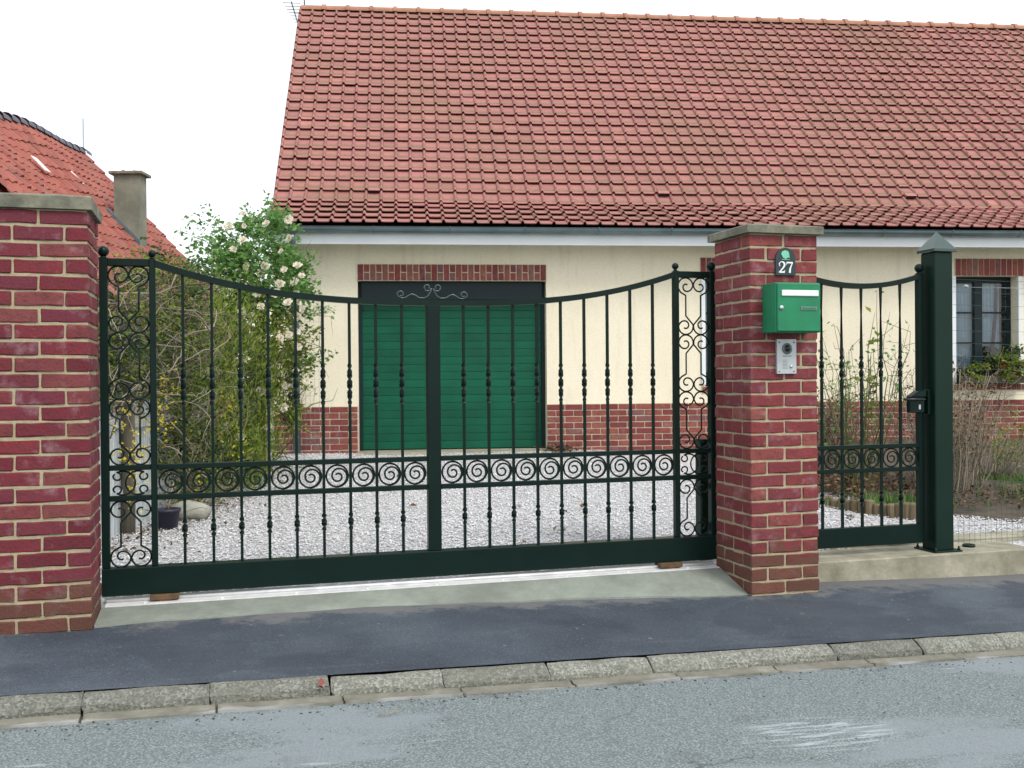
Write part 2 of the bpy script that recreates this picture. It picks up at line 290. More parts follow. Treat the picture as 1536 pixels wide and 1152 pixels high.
def tile_mat(name, stops, ref, cell, moss=0.5, mossc=(0.13, 0.10, 0.05), edge=0.0):
    """terracotta: one random tone per tile, read from the tile's cell in the frame of `ref`"""
    m, n, b = new_mat(name); tc = n.nodes.new('ShaderNodeTexCoord'); tc.object = ref
    sep = n.nodes.new('ShaderNodeSeparateXYZ'); n.links.new(tc.outputs['Object'], sep.inputs[0])
    cm = n.nodes.new('ShaderNodeCombineXYZ')
    for i, (ax, sz, off) in enumerate(cell):
        sb = N(n, 'ShaderNodeMath', operation='SUBTRACT'); sb.inputs[1].default_value = off; n.links.new(sep.outputs[ax], sb.inputs[0])
        d = N(n, 'ShaderNodeMath', operation='DIVIDE'); d.inputs[1].default_value = sz; n.links.new(sb.outputs[0], d.inputs[0])
        if i == 1: fr = N(n, 'ShaderNodeMath', operation='FRACT'); n.links.new(d.outputs[0], fr.inputs[0])
        fl = N(n, 'ShaderNodeMath', operation='FLOOR'); n.links.new(d.outputs[0], fl.inputs[0]); n.links.new(fl.outputs[0], cm.inputs[i])
    wn = n.nodes.new('ShaderNodeTexWhiteNoise'); n.links.new(cm.outputs[0], wn.inputs['Vector'])
    p = geo_pos(n)
    a = ramp(n, wn.outputs['Value'], stops)
    f = noise(n, p, 9, 5, 0.65); f2 = noise(n, p, 0.6, 4)
    a = mix(n, ramp(n, f, [(0.52, 0), (0.72, moss)]), a, mossc)
    if edge:        # lichen and dirt that creeps up from the lower rim of each tile
        ma = N(n, 'ShaderNodeMath', operation='MULTIPLY_ADD'); n.links.new(noise(n, p, 16, 4), ma.inputs[0]); ma.inputs[1].default_value = 0.9; n.links.new(fr.outputs[0], ma.inputs[2])
        a = mix(n, ramp(n, ma.outputs[0], [(0.48, edge), (0.98, 0)]), a, mossc)
    a = mix(n, ramp(n, f2, [(0.46, 0), (0.76, 0.4)]), a, (mossc[0]*1.15, mossc[1]*1.05, mossc[2]*1.15))
    a = mix(n, ramp(n, noise(n, p, 34, 3), [(0.66, 0), (0.76, 0.6)]), a, (0.23, 0.21, 0.15))
    n.links.new(a, b.inputs['Base Color']); b.inputs['Roughness'].default_value = 0.78
    bump(n, b, noise(n, p, 120, 3), 0.3, 0.004); return m
def wood_mat(name, c1, c2):
    m, n, b = new_mat(name); g = coords(n, 'Object', (14, 14, 1.2)); oi = n.nodes.new('ShaderNodeObjectInfo')
    a = ramp(n, noise(n, g, 3, 6, 0.7), [(0.3, c1), (0.7, c2)])
    a = mix(n, 1.0, a, ramp(n, oi.outputs['Random'], [(0, 0.75), (1, 1.1)]), 'MULTIPLY')
    a = mix(n, ramp(n, noise(n, geo_pos(n), 4, 4), [(0.55, 0), (0.8, 0.4)]), a, (0.06, 0.075, 0.04))
    n.links.new(a, b.inputs['Base Color']); b.inputs['Roughness'].default_value = 0.9; return m
M['board'] = wood_mat('weathered_board', (0.34, 0.38, 0.38), (0.72, 0.77, 0.78))
M['log'] = wood_mat('log_wood', (0.10, 0.075, 0.045), (0.24, 0.19, 0.11))
M['old_post'] = wood_mat('old_post_wood', (0.07, 0.06, 0.045), (0.16, 0.14, 0.10))

# ------------------------------------------------------------------ mesh builders
def link(o, parent=None):
    col.objects.link(o)
    if parent is not None: o.parent = parent
    return o
def tag(o, label=None, cat=None, group=None, kind=None):
    for k, v in (('label', label), ('category', cat), ('group', group), ('kind', kind)):
        if v: o[k] = v
    return o
def empty(name, loc, rz=0.0, label=None, cat=None, group=None):
    o = bpy.data.objects.new(name, None); o.location = loc; o.rotation_euler = (0, 0, rz); o.empty_display_size = 0.1
    link(o); return tag(o, label, cat, group)
def mobj(name, mesh, parent=None, loc=(0, 0, 0), rot=(0, 0, 0), scl=None):
    o = bpy.data.objects.new(name, mesh); o.location = loc; o.rotation_euler = rot
    if scl: o.scale = scl
    return link(o, parent)
class MB:
    def __init__(self): self.v = []; self.f = []; self.sm = []
    def add(self, vs, fs, smooth=False):
        k = len(self.v); self.v += [tuple(p) for p in vs]; self.f += [tuple(i + k for i in f) for f in fs]; self.sm += [smooth] * len(fs); return self
    def box(self, x0, x1, y0, y1, z0, z1, bev=0.0):
        if bev <= 0:
            self.add([(x0,y0,z0),(x1,y0,z0),(x1,y1,z0),(x0,y1,z0),(x0,y0,z1),(x1,y0,z1),(x1,y1,z1),(x0,y1,z1)],
                     [(0,3,2,1),(4,5,6,7),(0,1,5,4),(1,2,6,5),(2,3,7,6),(3,0,4,7)])
        else:
            X, Y, Z = (x0, x1), (y0, y1), (z0, z1); vs = []; idx = {}
            for ix in (0, 1):
                for iy in (0, 1):
                    for iz in (0, 1):
                        sx, sy, sz = 1 - 2*ix, 1 - 2*iy, 1 - 2*iz
                        c = (X[ix], Y[iy], Z[iz])
                        for a in range(3):   # vertex lying on the face of axis a
                            d = [sx*bev, sy*bev, sz*bev]; d[a] = 0
                            idx[(ix, iy, iz, a)] = len(vs); vs.append((c[0]+d[0], c[1]+d[1], c[2]+d[2]))
            fs = []
            def g(i, j, k, a): return idx[(i, j, k, a)]
            fs += [(g(0,0,0,0), g(0,0,1,0), g(0,1,1,0), g(0,1,0,0)), (g(1,0,0,0), g(1,1,0,0), g(1,1,1,0), g(1,0,1,0))]
            fs += [(g(0,0,0,1), g(1,0,0,1), g(1,0,1,1), g(0,0,1,1)), (g(0,1,0,1), g(0,1,1,1), g(1,1,1,1), g(1,1,0,1))]
            fs += [(g(0,0,0,2), g(0,1,0,2), g(1,1,0,2), g(1,0,0,2)), (g(0,0,1,2), g(1,0,1,2), g(1,1,1,2), g(0,1,1,2))]
            for k in (0, 1):
                for j in (0, 1): fs.append((g(0,j,k,1), g(1,j,k,1), g(1,j,k,2), g(0,j,k,2)))
                for i in (0, 1): fs.append((g(i,0,k,0), g(i,1,k,0), g(i,1,k,2), g(i,0,k,2)))
            for i in (0, 1):
                for j in (0, 1): fs.append((g(i,j,0,0), g(i,j,1,0), g(i,j,1,1), g(i,j,0,1)))
            for i in (0, 1):
                for j in (0, 1):
                    for k in (0, 1): fs.append((g(i,j,k,0), g(i,j,k,1), g(i,j,k,2)))
            self.add(vs, fs)
        return self
    def tube(self, pts, r, n=6, caps=True, smooth=True):
        pts = [Vector(p) for p in pts]; L = len(pts)
        rs = r if isinstance(r, (list, tuple)) else [r] * L
        t0 = (pts[1] - pts[0]).normalized(); up = Vector((0, 0, 1)) if abs(t0.z) < 0.9 else Vector((0, 1, 0))
        a = t0.cross(up).normalized(); vs = []
        for i in range(L):
            t = (pts[min(i+1, L-1)] - pts[max(i-1, 0)])
            t = t.normalized() if t.length > 1e-9 else t0
            a = (a - t * a.dot(t)); a = a.normalized() if a.length > 1e-6 else t.orthogonal().normalized(); b = t.cross(a)
            for j in range(n):
                q = 2*PI*(j+0.5)/n; vs.append(pts[i] + (a*math.cos(q) + b*math.sin(q)) * rs[i])
        fs = [(i*n+j, i*n+(j+1) % n, (i+1)*n+(j+1) % n, (i+1)*n+j) for i in range(L-1) for j in range(n)]
        if caps: fs += [tuple(range(n-1, -1, -1)), tuple(range((L-1)*n, L*n))]
        return self.add(vs, fs, smooth)
    def lathe(self, prof, c=(0, 0, 0), n=16, smooth=True):
        vs = []; L = len(prof)
        for r, z in prof:
            for j in range(n): q = 2*PI*j/n; vs.append((c[0]+r*math.cos(q), c[1]+r*math.sin(q), c[2]+z))
        fs = [(i*n+j, i*n+(j+1) % n, (i+1)*n+(j+1) % n, (i+1)*n+j) for i in range(L-1) for j in range(n)]
        fs += [tuple(range(n-1, -1, -1)), tuple(range((L-1)*n, L*n))]
        return self.add(vs, fs, smooth)
    def prism(self, poly, axis, a0, a1):
        """extrude a 2D polygon; axis 'y': poly is (x,z); axis 'x': poly is (y,z); axis 'z': (x,y)"""
        def P(p, a): return {'y': (p[0], a, p[1]), 'x': (a, p[0], p[1]), 'z': (p[0], p[1], a)}[axis]
        n = len(poly); vs = [P(p, a0) for p in poly] + [P(p, a1) for p in poly]
        fs = [tuple(range(n-1, -1, -1)), tuple(range(n, 2*n))] + [(i, (i+1) % n, n+(i+1) % n, n+i) for i in range(n)]
        return self.add(vs, fs)
    def mesh(self, name, mat):
        me = bpy.data.meshes.new(name); me.from_pydata(self.v, [], self.f)
        if any(self.sm): me.polygons.foreach_set('use_smooth', self.sm)
        me.materials.append(mat); me.update(); return me
    def build(self, name, mat, parent=None, loc=(0, 0, 0), rot=(0, 0, 0)):
        return mobj(name, self.mesh(name, mat), parent, loc, rot)
def np_mesh(name, V, F, mat, parent=None, loc=(0, 0, 0), smooth=False):
    """V (n,3) float, F (m,k) int, one k"""
    me = bpy.data.meshes.new(name); m, k = F.shape
    me.vertices.add(len(V)); me.vertices.foreach_set('co', np.ascontiguousarray(V, dtype=np.float32).ravel())
    me.loops.add(m*k); me.loops.foreach_set('vertex_index', np.ascontiguousarray(F, dtype=np.int32).ravel())
    me.polygons.add(m); me.polygons.foreach_set('loop_start', np.arange(0, m*k, k, dtype=np.int32))
    me.update(calc_edges=True); me.validate(); me.materials.append(mat)
    return mobj(name, me, parent, loc)
def leaves_arrays(P, size, up=0.35, droop=0.0, asp=0.55, D=None):
    """diamond leaves folded on the midrib: 4 verts, 2 tris each"""
    n = len(P); d = rng.normal(size=(n, 3)); d[:, 2] *= 0.6; d[:, 2] -= droop
    if D is not None: d = d * 0.5 + D
    d /= np.linalg.norm(d, axis=1)[:, None]
    nn = rng.normal(size=(n, 3)); nn[:, 2] += up * 3
    w = np.cross(d, nn); w /= (np.linalg.norm(w, axis=1)[:, None] + 1e-9); nr = np.cross(w, d)
    L = size * rng.uniform(0.6, 1.3, n)[:, None]
    A = P; B = P + d*L; Lf = P + d*L*0.45 + w*L*asp*0.5 + nr*L*0.10; Rt = P + d*L*0.45 - w*L*asp*0.5 + nr*L*0.10
    V = np.stack([A, Rt, B, Lf], 1).reshape(-1, 3); k = np.arange(n)[:, None] * 4
    F = np.concatenate([k + np.array([[0, 1, 2]]), k + np.array([[0, 2, 3]])], 0)
    return V, F
def in_ellipsoids(blobs, n, shell=0.35):
    """points through the volume of several ellipsoids, denser near the surface, with clumping"""
    vol = np.array([b[3]*b[4]*b[5] for b in blobs]); cnt = rng.multinomial(n, vol/vol.sum()); out = []
    for b, c in zip(blobs, cnt):
        nc = max(4, c // 45); cc = rng.normal(size=(nc, 3)); cc /= np.linalg.norm(cc, axis=1)[:, None]
        cc *= rng.uniform(shell, 1.0, nc)[:, None] ** 0.5
        k = rng.integers(0, nc, c); p = cc[k] + rng.normal(size=(c, 3)) * 0.15
        out.append(p * np.array(b[3:6]) + np.array(b[:3]))
    return np.concatenate(out, 0)
def stroke(mb, pts, widths, y0, y1):
    """flat lettering stroke in the x-z plane with the given widths"""
    n = len(pts); Lf = []; Rt = []
    for i in range(n):
        a = Vector(pts[max(i-1, 0)]); b = Vector(pts[min(i+1, n-1)]); t = (b - a).normalized(); nr = Vector((-t.y, t.x)); p = Vector(pts[i])
        Lf.append(p + nr*widths[i]/2); Rt.append(p - nr*widths[i]/2)
    vs = [(p.x, y0, p.y) for p in Lf] + [(p.x, y0, p.y) for p in Rt] + [(p.x, y1, p.y) for p in Lf] + [(p.x, y1, p.y) for p in Rt]
    fs = []
    for i in range(n-1):
        fs += [(i, n+i, n+i+1, i+1), (2*n+i, 2*n+i+1, 3*n+i+1, 3*n+i), (i, i+1, 2*n+i+1, 2*n+i), (n+i, 3*n+i, 3*n+i+1, n+i+1)]
    fs += [(0, 2*n, 3*n, n), (n-1, 2*n-1, 4*n-1, 3*n-1)]
    mb.add(vs, fs)

# ================================================================== SETTING
def strip(name, mat, s0, s1, n0, n1, zf, ns=40, nn=8, jit=None):
    root_loc = G(0, 0, 0); mb = MB(); vs = []; fs = []
    for i in range(ns+1):
        for j in range(nn+1):
            s = s0 + (s1-s0)*i/ns; n = n0 + (n1-n0)*j/nn; vs.append((s, n, zf(s, n)))
    for i in range(ns):
        for j in range(nn):
            a = i*(nn+1)+j; fs.append((a, a+nn+1, a+nn+2, a+1))
    mb.add(vs, fs, True); o = mb.build(name, mat, None, root_loc, (0, 0, GYAW)); tag(o, kind='structure'); return o
# far ground
gm = MB(); gv = []; gf = []; K = 24
for i in range(K+1):
    for j in range(K+1):
        s = (i/K*2-1); n = (j/K*2-1); s = math.copysign(abs(s)**2.2, s)*400; n = math.copysign(abs(n)**2.2, n)*400
        gv.append((s, n, TILT*max(-14, min(14, s)) - 0.30))
for i in range(K):
    for j in range(K): a = i*(K+1)+j; gf.append((a, a+K+1, a+K+2, a+1))
gm.add(gv, gf, True); tag(gm.build('ground', M['ground'], None, G(0, 0, 0), (0, 0, GYAW)), kind='structure')
road = strip('road', M['road'], -40, 40, -8.5, -1.262, lambda s, n: zpav(s) - 0.068 + 0.012*math.sin(n*1.3+0.4), 80, 12)
pav = strip('pavement', M['pavement'], -40, 40, -1.094, 0.9, lambda s, n: zpav(s) - 0.004 + 0.006*math.sin(s*2.1+n*3) * (1 if abs(n) < 0.9 else 0), 160, 12)
yard = strip('gravel_yard', M['gravel'], -3.95, 12, 0.46, 9.5, lambda s, n: zyard(n) + 0.012*math.sin(s*2.3)*math.sin(n*1.9) - 0.01, 60, 40)
side = strip('side_ground', M['soil'], -14, -3.9, 0.30, 22, lambda s, n: 0.10 + 0.01*n, 20, 20)

# kerb: stones and gutter slabs, each a piece
def kerb_variant(k):
    r = random.Random(100+k); L = 0.474; mb = MB()
    prof = [(-0.003, -0.003), (-0.036, -0.004), (-0.088, -0.034), (-0.094, -0.052), (-0.094, -0.20), (-0.003, -0.20)]
    xs = [0.0, 0.012, 0.10, 0.23, 0.36, L-0.012, L]; vs = []; n = len(prof)
    for i, x in enumerate(xs):
        ends = i in (0, len(xs)-1)
        for j, (y, z) in enumerate(prof):
            jy, jz = r.uniform(-1, 1)*0.004, r.uniform(-1, 1)*0.003
            if ends and 1 <= j <= 3: jz -= 0.004; jy += 0.004
            vs.append((x + (r.uniform(-0.006, 0.006) if ends else 0), y+jy, z+jz))
    fs = [(i*n+j, i*n+(j+1) % n, (i+1)*n+(j+1) % n, (i+1)*n+j) for i in range(len(xs)-1) for j in range(n)]
    fs += [tuple(range(n)), tuple(range(len(xs)*n-1, (len(xs)-1)*n-1, -1))]
    return mb.add(vs, fs).mesh('kerb_stone', M['kerb'])
kvar = [kerb_variant(k) for k in range(6)]
def gut_variant(k):
    r = random.Random(200+k); L = 0.49; mb = MB()
    prof = [(-0.096, -0.060), (-0.135, -0.068), (-0.178, -0.064), (-0.184, -0.20), (-0.096, -0.20)]; n = len(prof)
    xs = [0.0, 0.01, 0.12, 0.25, 0.38, L-0.01, L]; vs = []
    for i, x in enumerate(xs):
        for j, (y, z) in enumerate(prof): vs.append((x, y + r.uniform(-1, 1)*(0.006 if j in (2, 3) else 0.002), z + r.uniform(-1, 1)*0.003))
    fs = [(i*n+j, i*n+(j+1) % n, (i+1)*n+(j+1) % n, (i+1)*n+j) for i in range(len(xs)-1) for j in range(n)]
    fs += [tuple(range(n)), tuple(range(len(xs)*n-1, (len(xs)-1)*n-1, -1))]
    return mb.add(vs, fs).mesh('gutter_slab', M['gutter_stone'])
gvar = [gut_variant(k) for k in range(5)]
kerb = empty('kerb', G(-7.0, -1.092, zpav(-7)), GYAW); tag(kerb, kind='structure')
for i in range(26):
    s = -0.194 + 0.4805*(i-14); rz = random.uniform(-0.012, 0.012)
    mobj('kerb_stone', kvar[random.randrange(6)], kerb, (s+7.0, random.uniform(-0.005, 0.005), zpav(s+0.24) - zpav(-7) + random.uniform(-0.006, 0.004)), (random.uniform(-.02, .02), -TILT*-1*0 + math.atan(-TILT), rz))
for i in range(26):
    s = -0.05 + 0.50*(i-14)
    mobj('gutter_slab', gvar[random.randrange(5)], kerb, (s+7.0, random.uniform(-0.004, 0.004), zpav(s+0.24) - zpav(-7) + random.uniform(-0.004, 0.003)), (random.uniform(-.02, .02), math.atan(-TILT), random.uniform(-.006, .006)))
bed = MB(); bed.box(0, 14, -0.19, 0.0, -0.25, -0.080); bed.build('kerb_bedding', M['soil'], kerb, (0, 0, 0), (0, math.atan(-TILT), 0))

# sloping concrete threshold under the sliding gate
mb = MB(); vs = []; S0, S1 = -3.634, -0.003; NS = 24
rows = [(0.09, lambda s: zpav(s)-0.06), (0.095, lambda s: zpav(s)+0.004), (0.385, lambda s: 0.098), (0.66, lambda s: 0.098), (0.66, lambda s: -0.1)]
rows[0] = (0.02, lambda s: zpav(s)-0.06); rows[1] = (0.025, lambda s: zpav(s)+0.002)
for i in range(NS+1):
    s = S0 + (S1-S0)*i/NS
    for k, (n, zf) in enumerate(rows): vs.append((s-S0, n + (0.14*math.sin(PI*(s-S0)/(S1-S0))**0.8 + 0.012*math.sin(s*5.1)+0.01*math.sin(s*11+1) if k < 2 else 0), zf(s)))
n = len(rows); fs = [(i*n+j, (i+1)*n+j, (i+1)*n+j+1, i*n+j+1) for i in range(NS) for j in range(n-1)]
fs += [tuple(range(n)), tuple(range((NS+1)*n-1, NS*n-1, -1))]
tag(mb.add(vs, fs).build('threshold_ramp', M['ramp'], None, G(S0, 0, 0), (0, 0, GYAW)), kind='structure')

# ================================================================== HOUSE
house = empty('house', H(2.4, 3.0, 0.36), HYAW, 'long cream house with pink tiled roof and green garage shutter behind the gate', 'house')
def hl(s, d, z): return (s-2.4, d-3.0, z-0.36)
HL = Vector((-2.4, -3.0, -0.36))
def hbuild(mb, name, mat, parent=None):
    o = mb.build(name, mat, house if parent is None else parent)
    if parent is None: o.location = HL
    return o
SL, SR = -2.99, 10.2
DS0, DS1, DZ0, DZ1 = -1.942, 0.449, 0.385, 2.533       # garage opening
WS0, WS1, WZ0, WZ1 = 5.95, 6.83, 1.24, 2.607           # window opening
VS0, VS1 = 2.53, 3.55                                  # window mostly hidden by the mailbox pillar
WT = 3.03; TH = 0.30
w = MB()
w.box(SL, DS0, 0, TH, 0.0, WT); w.box(DS0, DS1, 0, TH, 2.745, WT); w.box(DS1, VS0, 0, TH, 0.0, WT); w.box(VS0, VS1, 0, TH, 0.0, WZ0-0.075); w.box(VS0, VS1, 0, TH, 2.845, WT); w.box(VS0, VS1, 0.04, TH, WZ1+0.005, 2.845); w.box(VS1, WS0, 0, TH, 0.0, WT)
w.box(WS0, WS1, 0, TH, 0.0, WZ0-0.075); w.box(WS0, WS1, 0, TH, 2.845, WT); w.box(WS1, SR, 0, TH, 0.0, WT)
# behind lintels
w.box(DS0, DS1, 0.04, TH, DZ1+0.005, 2.745); w.box(WS0, WS1, 0.04, TH, WZ1+0.005, 2.845)
hbuild(w, 'wall', M['wall'])
RD, RZ = 4.2, 7.385
g = MB()
for s0 in (SL, SR-0.3): g.prism([(TH, 0.0), (2*RD, 0.0), (2*RD, WT), (RD, RZ-0.35), (TH, WT)], 'x', s0, s0+0.3)
g.box(SL+0.3, SR-0.3, 2*RD-0.3, 2*RD, 0, WT)
hbuild(g, 'gable_wall', M['wall'])
# brick plinth
pl = MB(); pl.box(SL+0.004, DS0-0.001, -0.016, -0.001, 0.0, 0.956); pl.box(DS1+0.001, 9.9, -0.016, -0.001, 0.0, 0.956)
plinth = hbuild(pl, 'plinth', M['house_mortar'])
def brick_mesh(L, Hh, Dp, seed, mat, rough=0.0034):
    r = random.Random(seed); mb = MB(); ch = 0.005; vs = []
    prof = [(0, ch), (0, Hh-ch), (ch, Hh), (Dp-ch, Hh), (Dp, Hh-ch), (Dp, ch), (Dp-ch, 0), (ch, 0)]
    xs = [0, ch, L*r.uniform(.3, .42), L*r.uniform(.58, .7), L-ch, L]; n = 8
    for i, x in enumerate(xs):
        e = i in (0, len(xs)-1)
        for y, z in prof:
            yy = y; zz = z
            if e: yy = ch + (y-ch)*(1 - 0.0) if False else min(max(y, ch*0.9), Dp-ch*0.9); zz = min(max(z, ch*0.9), Hh-ch*0.9)
            vs.append((x + r.uniform(-1, 1)*rough*0.7, yy + r.uniform(-1, 1)*rough*0.55, zz + r.uniform(-1, 1)*rough))
    fs = [(i*n+j, (i+1)*n+j, (i+1)*n+(j+1) % n, i*n+(j+1) % n) for i in range(len(xs)-1) for j in range(n)]
    fs += [tuple(range(n)), tuple(range(len(xs)*n-1, (len(xs)-1)*n-1, -1))]
    return mb.add(vs, fs).mesh('brick', mat)
def flat_brick(L, Hh, Dp, seed, mat):
    r = random.Random(seed); mb = MB(); j = lambda: r.uniform(-0.0022, 0.0022)
    mb.box(0, L, 0, Dp, 0, Hh, 0.004); mb.v = [(a+j(), b+j()*0.5, c+j()) for a, b, c in mb.v]; return mb.mesh('brick', mat)
HBV = [flat_brick(0.219, 0.0645, 0.03, k, M['house_brick']) for k in range(5)]
HBH = [flat_brick(0.104, 0.0645, 0.03, 20+k, M['house_brick']) for k in range(3)]
def plinth_run(a, b):
    for c in range(8):
        z = 0.956 - 0.0783*(c+1) + 0.007; x = a + 0.003
        if c % 2: x_list = [('h', x)]; x += 0.1155
        else: x_list = []
        while x + 0.219 < b + 0.004: x_list.append(('f', x)); x += 0.2315
        if b - x > 0.09: x_list.append(('h', x))
        for k, xx in x_list:
            mobj('brick', random.choice(HBV if k == 'f' else HBH), plinth, (xx, -0.024 + random.uniform(-.002, .002), z))
plinth_run(SL, DS0); plinth_run(DS1, 6.95)
far = MB()
for c in range(8):
    x = 6.96 + (0.1155 if c % 2 else 0.0); z = 0.956 - 0.0783*(c+1) + 0.007
    while x < 9.7: far.box(x, x+0.219, -0.024, 0.006, z, z+0.0645); x += 0.2315
tag(far.build('plinth_bricks', M['house_brick'], plinth), kind='stuff')
def soldier(a, b, z0, hgt, name, split=True):
    mb = MB(); mb.box(a-0.002, b+0.002, -0.016, 0.039, z0-0.001, z0+hgt)
    base = hbuild(mb, name, M['house_mortar'])
    n = int(round((b-a)/0.0775)); p = (b-a)/n
    fm = [flat_brick(p-0.012, hgt-0.012, 0.03, 40+k, M['house_brick']) for k in range(4)]
    hm = [flat_brick(p-0.012, hgt/2-0.012, 0.03, 50+k, M['house_brick']) for k in range(4)]
    for i in range(n):
        x = a + i*p + 0.006
        if split and i % 2: 
            for q in (0, 1): mobj('soldier_brick', random.choice(hm), base, (x, -0.024+random.uniform(-.002, .002), z0+0.006+q*hgt/2))
        else: mobj('soldier_brick', random.choice(fm), base, (x, -0.024+random.uniform(-.002, .002), z0+0.006))
soldier(DS0, DS1, DZ1+0.001, 0.21, 'lintel'); soldier(WS0, WS1+0.16, WZ1+0.001, 0.235, 'lintel', False)
soldier(WS0-0.05, WS1+0.2, 1.085, 0.082, 'window_sill', False)
soldier(VS0-0.06, VS1+0.06, WZ1+0.001, 0.235, 'lintel', False); soldier(VS0-0.05, VS1+0.05, 1.085, 0.082, 'window_sill', False)
# garage door
REC = 0.17
gd = MB(); gd.box(DS0, DS0+0.045, REC-0.02, REC+0.06, DZ0, DZ1); gd.box(DS1-0.045, DS1, REC-0.02, REC+0.06, DZ0, DZ1); gd.box(DS0+0.045, DS1-0.045, REC+0.06, REC+0.10, DZ0, DZ1)
door = hbuild(gd, 'garage_door', M['frame_green'])
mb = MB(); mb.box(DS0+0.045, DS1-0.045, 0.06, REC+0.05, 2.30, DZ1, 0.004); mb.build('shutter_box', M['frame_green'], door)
sp = MB(); Lw = DS1-DS0-0.094
sp.prism([(0.003, 0), (-0.001, 0.003), (-0.0016, 0.035), (-0.0016, 0.062), (-0.001, 0.0945), (0.003, 0.0975), (0.012, 0.0975), (0.012, 0)], 'x', 0, Lw)
sme = sp.mesh('slat', M['slat'])
z = DZ0 + 0.012; i = 0
while z < 2.28:
    mobj('slat', sme, door, (DS0+0.047, REC+0.02+random.uniform(-.001, .001), z)); z += 0.0985; i += 1
mb = MB(); mb.box(DS0-0.02, DS1+0.02, -0.30, 0.29, 0.20, DZ0, 0.012); hbuild(mb, 'door_sill', M['block'])
# windows
def build_window(WS0, WS1):
    win = MB(); fd0, fd1 = 0.15, 0.20
    win.box(WS0, WS0+0.06, fd0, fd1, WZ0, WZ1); win.box(WS1-0.06, WS1, fd0, fd1, WZ0, WZ1); win.box(WS0+0.06, WS1-0.06, fd0, fd1, WZ1-0.07, WZ1); win.box(WS0+0.06, WS1-0.06, fd0, fd1, WZ0, WZ0+0.07)
    cx = (WS0+WS1)/2 - 0.03
    win.box(cx-0.055, cx+0.055, fd0-0.012, fd1, WZ0+0.07, WZ1-0.07)
    window = hbuild(win, 'window', M['frame_green'])
    zs = [WZ0+0.07, WZ0+0.07+0.41, WZ0+0.07+0.82, WZ1-0.07]
    for (a, b) in ((WS0+0.06, cx-0.055), (cx+0.055, WS1-0.06)):
        for k in range(3):
            mb = MB(); mb.box(a, b, 0.172, 0.178, zs[k]+0.012, zs[k+1]-0.012); mb.build('pane', M['glass'], window)
        for k in (1, 2): mb = MB(); mb.box(a, b, fd0+0.01, fd1-0.01, zs[k]-0.012, zs[k]+0.012); mb.build('glazing_bar', M['frame_green'], window)
    cu = MB(); vs = []; nx = 60
    for (a, b, zb, zt_) in ((WS0+0.05, cx, WZ0+0.10, WZ1-0.05), (cx, WS1-0.10, WZ0+0.40, WZ1-0.05)):
        k0 = len(vs); vs = []
        for i in range(nx+1):
            x = a + (b-a)*i/nx
            for q in range(9): t = q/8; vs.append((x, 0.27 + 0.018*math.sin(i*1.15 + t*0.8) + 0.01*math.sin(i*0.37), zb + (zt_-zb)*t + (0.05*abs(math.sin(i/nx*PI)) if q == 0 else 0)))
        cu.add(vs, [(i*9+q, (i+1)*9+q, (i+1)*9+q+1, i*9+q+1) for i in range(nx) for q in range(8)], True)
    cu.build('curtain', M['curtain'], window)
    mb = MB(); mb.tube([(WS1-0.16, 0.235, WZ1-0.08), (WS1-0.17, 0.235, 2.1), (WS1-0.23, 0.235, 1.5)], 0.022, 6); mb.build('curtain_tie', M['red_cloth'], window)
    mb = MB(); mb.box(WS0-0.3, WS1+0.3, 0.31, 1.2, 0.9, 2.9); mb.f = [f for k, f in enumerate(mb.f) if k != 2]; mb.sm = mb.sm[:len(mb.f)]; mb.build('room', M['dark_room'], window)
    for a, b in ((WS1+0.001, WS1+0.05), (WS0-0.05, WS0-0.001)):
        mb = MB(); mb.box(a, b, -0.03, -0.001, WZ0-0.05, WZ1-0.003); mb.build('window_trim', M['white_paint'], window)
build_window(WS0, WS1); build_window(VS0, VS1)
# eave : fascia, soffit, gutter
mb = MB(); mb.box(SL-0.02, SR, -0.40, -0.375, 2.945, 3.13); hbuild(mb, 'fascia', M['white_paint'])
mb = MB(); mb.box(SL-0.02, SR, -0.375, 0.02, 3.032, 3.05); hbuild(mb, 'soffit', M['white_paint'])
mb = MB(); vs = []; prof = [(-0.402, 3.143)] + [(-0.468 + 0.066*math.cos(a), 3.135 + 0.066*math.sin(a)*0.95) for a in np.linspace(0, -PI, 9)] + [(-0.541, 3.141), (-0.530, 3.145)] + [(-0.468 + 0.060*math.cos(a), 3.136 + 0.060*math.sin(a)*0.95) for a in np.linspace(-PI, 0, 9)]
n = len(prof)
for x in (SL-0.06, SR): vs += [(x, a, b) for a, b in prof]
mb.add(vs, [(j, (j+1) % n, n+(j+1) % n, n+j) for j in range(n)] + [tuple(range(n-1, -1, -1)), tuple(range(n, 2*n))], False)
gut = hbuild(mb, 'gutter', M['zinc'])
for k in range(15):
    x = SL + 0.35 + k*0.92; mb = MB()
    pts = [(-0.40, 3.138)] + [(-0.468 + 0.069*math.cos(a), 3.135 + 0.069*math.sin(a)*0.95) for a in np.linspace(0, -PI, 8)] + [(-0.541, 3.147)]
    mb.tube([(x, a, b) for a, b in pts], 0.006, 5); mb.build('gutter_bracket', M['zinc'], gut)
mb = MB(); mb.tube([(-2.70, -0.46, 3.05), (-2.70, -0.44, 2.98), (-2.70, -0.12, 2.80), (-2.70, -0.07, 2.70), (-2.70, -0.07, 0.34)], 0.042, 12); dp = hbuild(mb, 'downpipe', M['zinc'])
for z in (0.75, 1.9): mb = MB(); mb.lathe([(0.043, 0), (0.048, 0.003), (0.048, 0.022), (0.043, 0.025)], (-2.70, -0.07, z), 12); mb.build('pipe_clip', M['zinc'], dp)
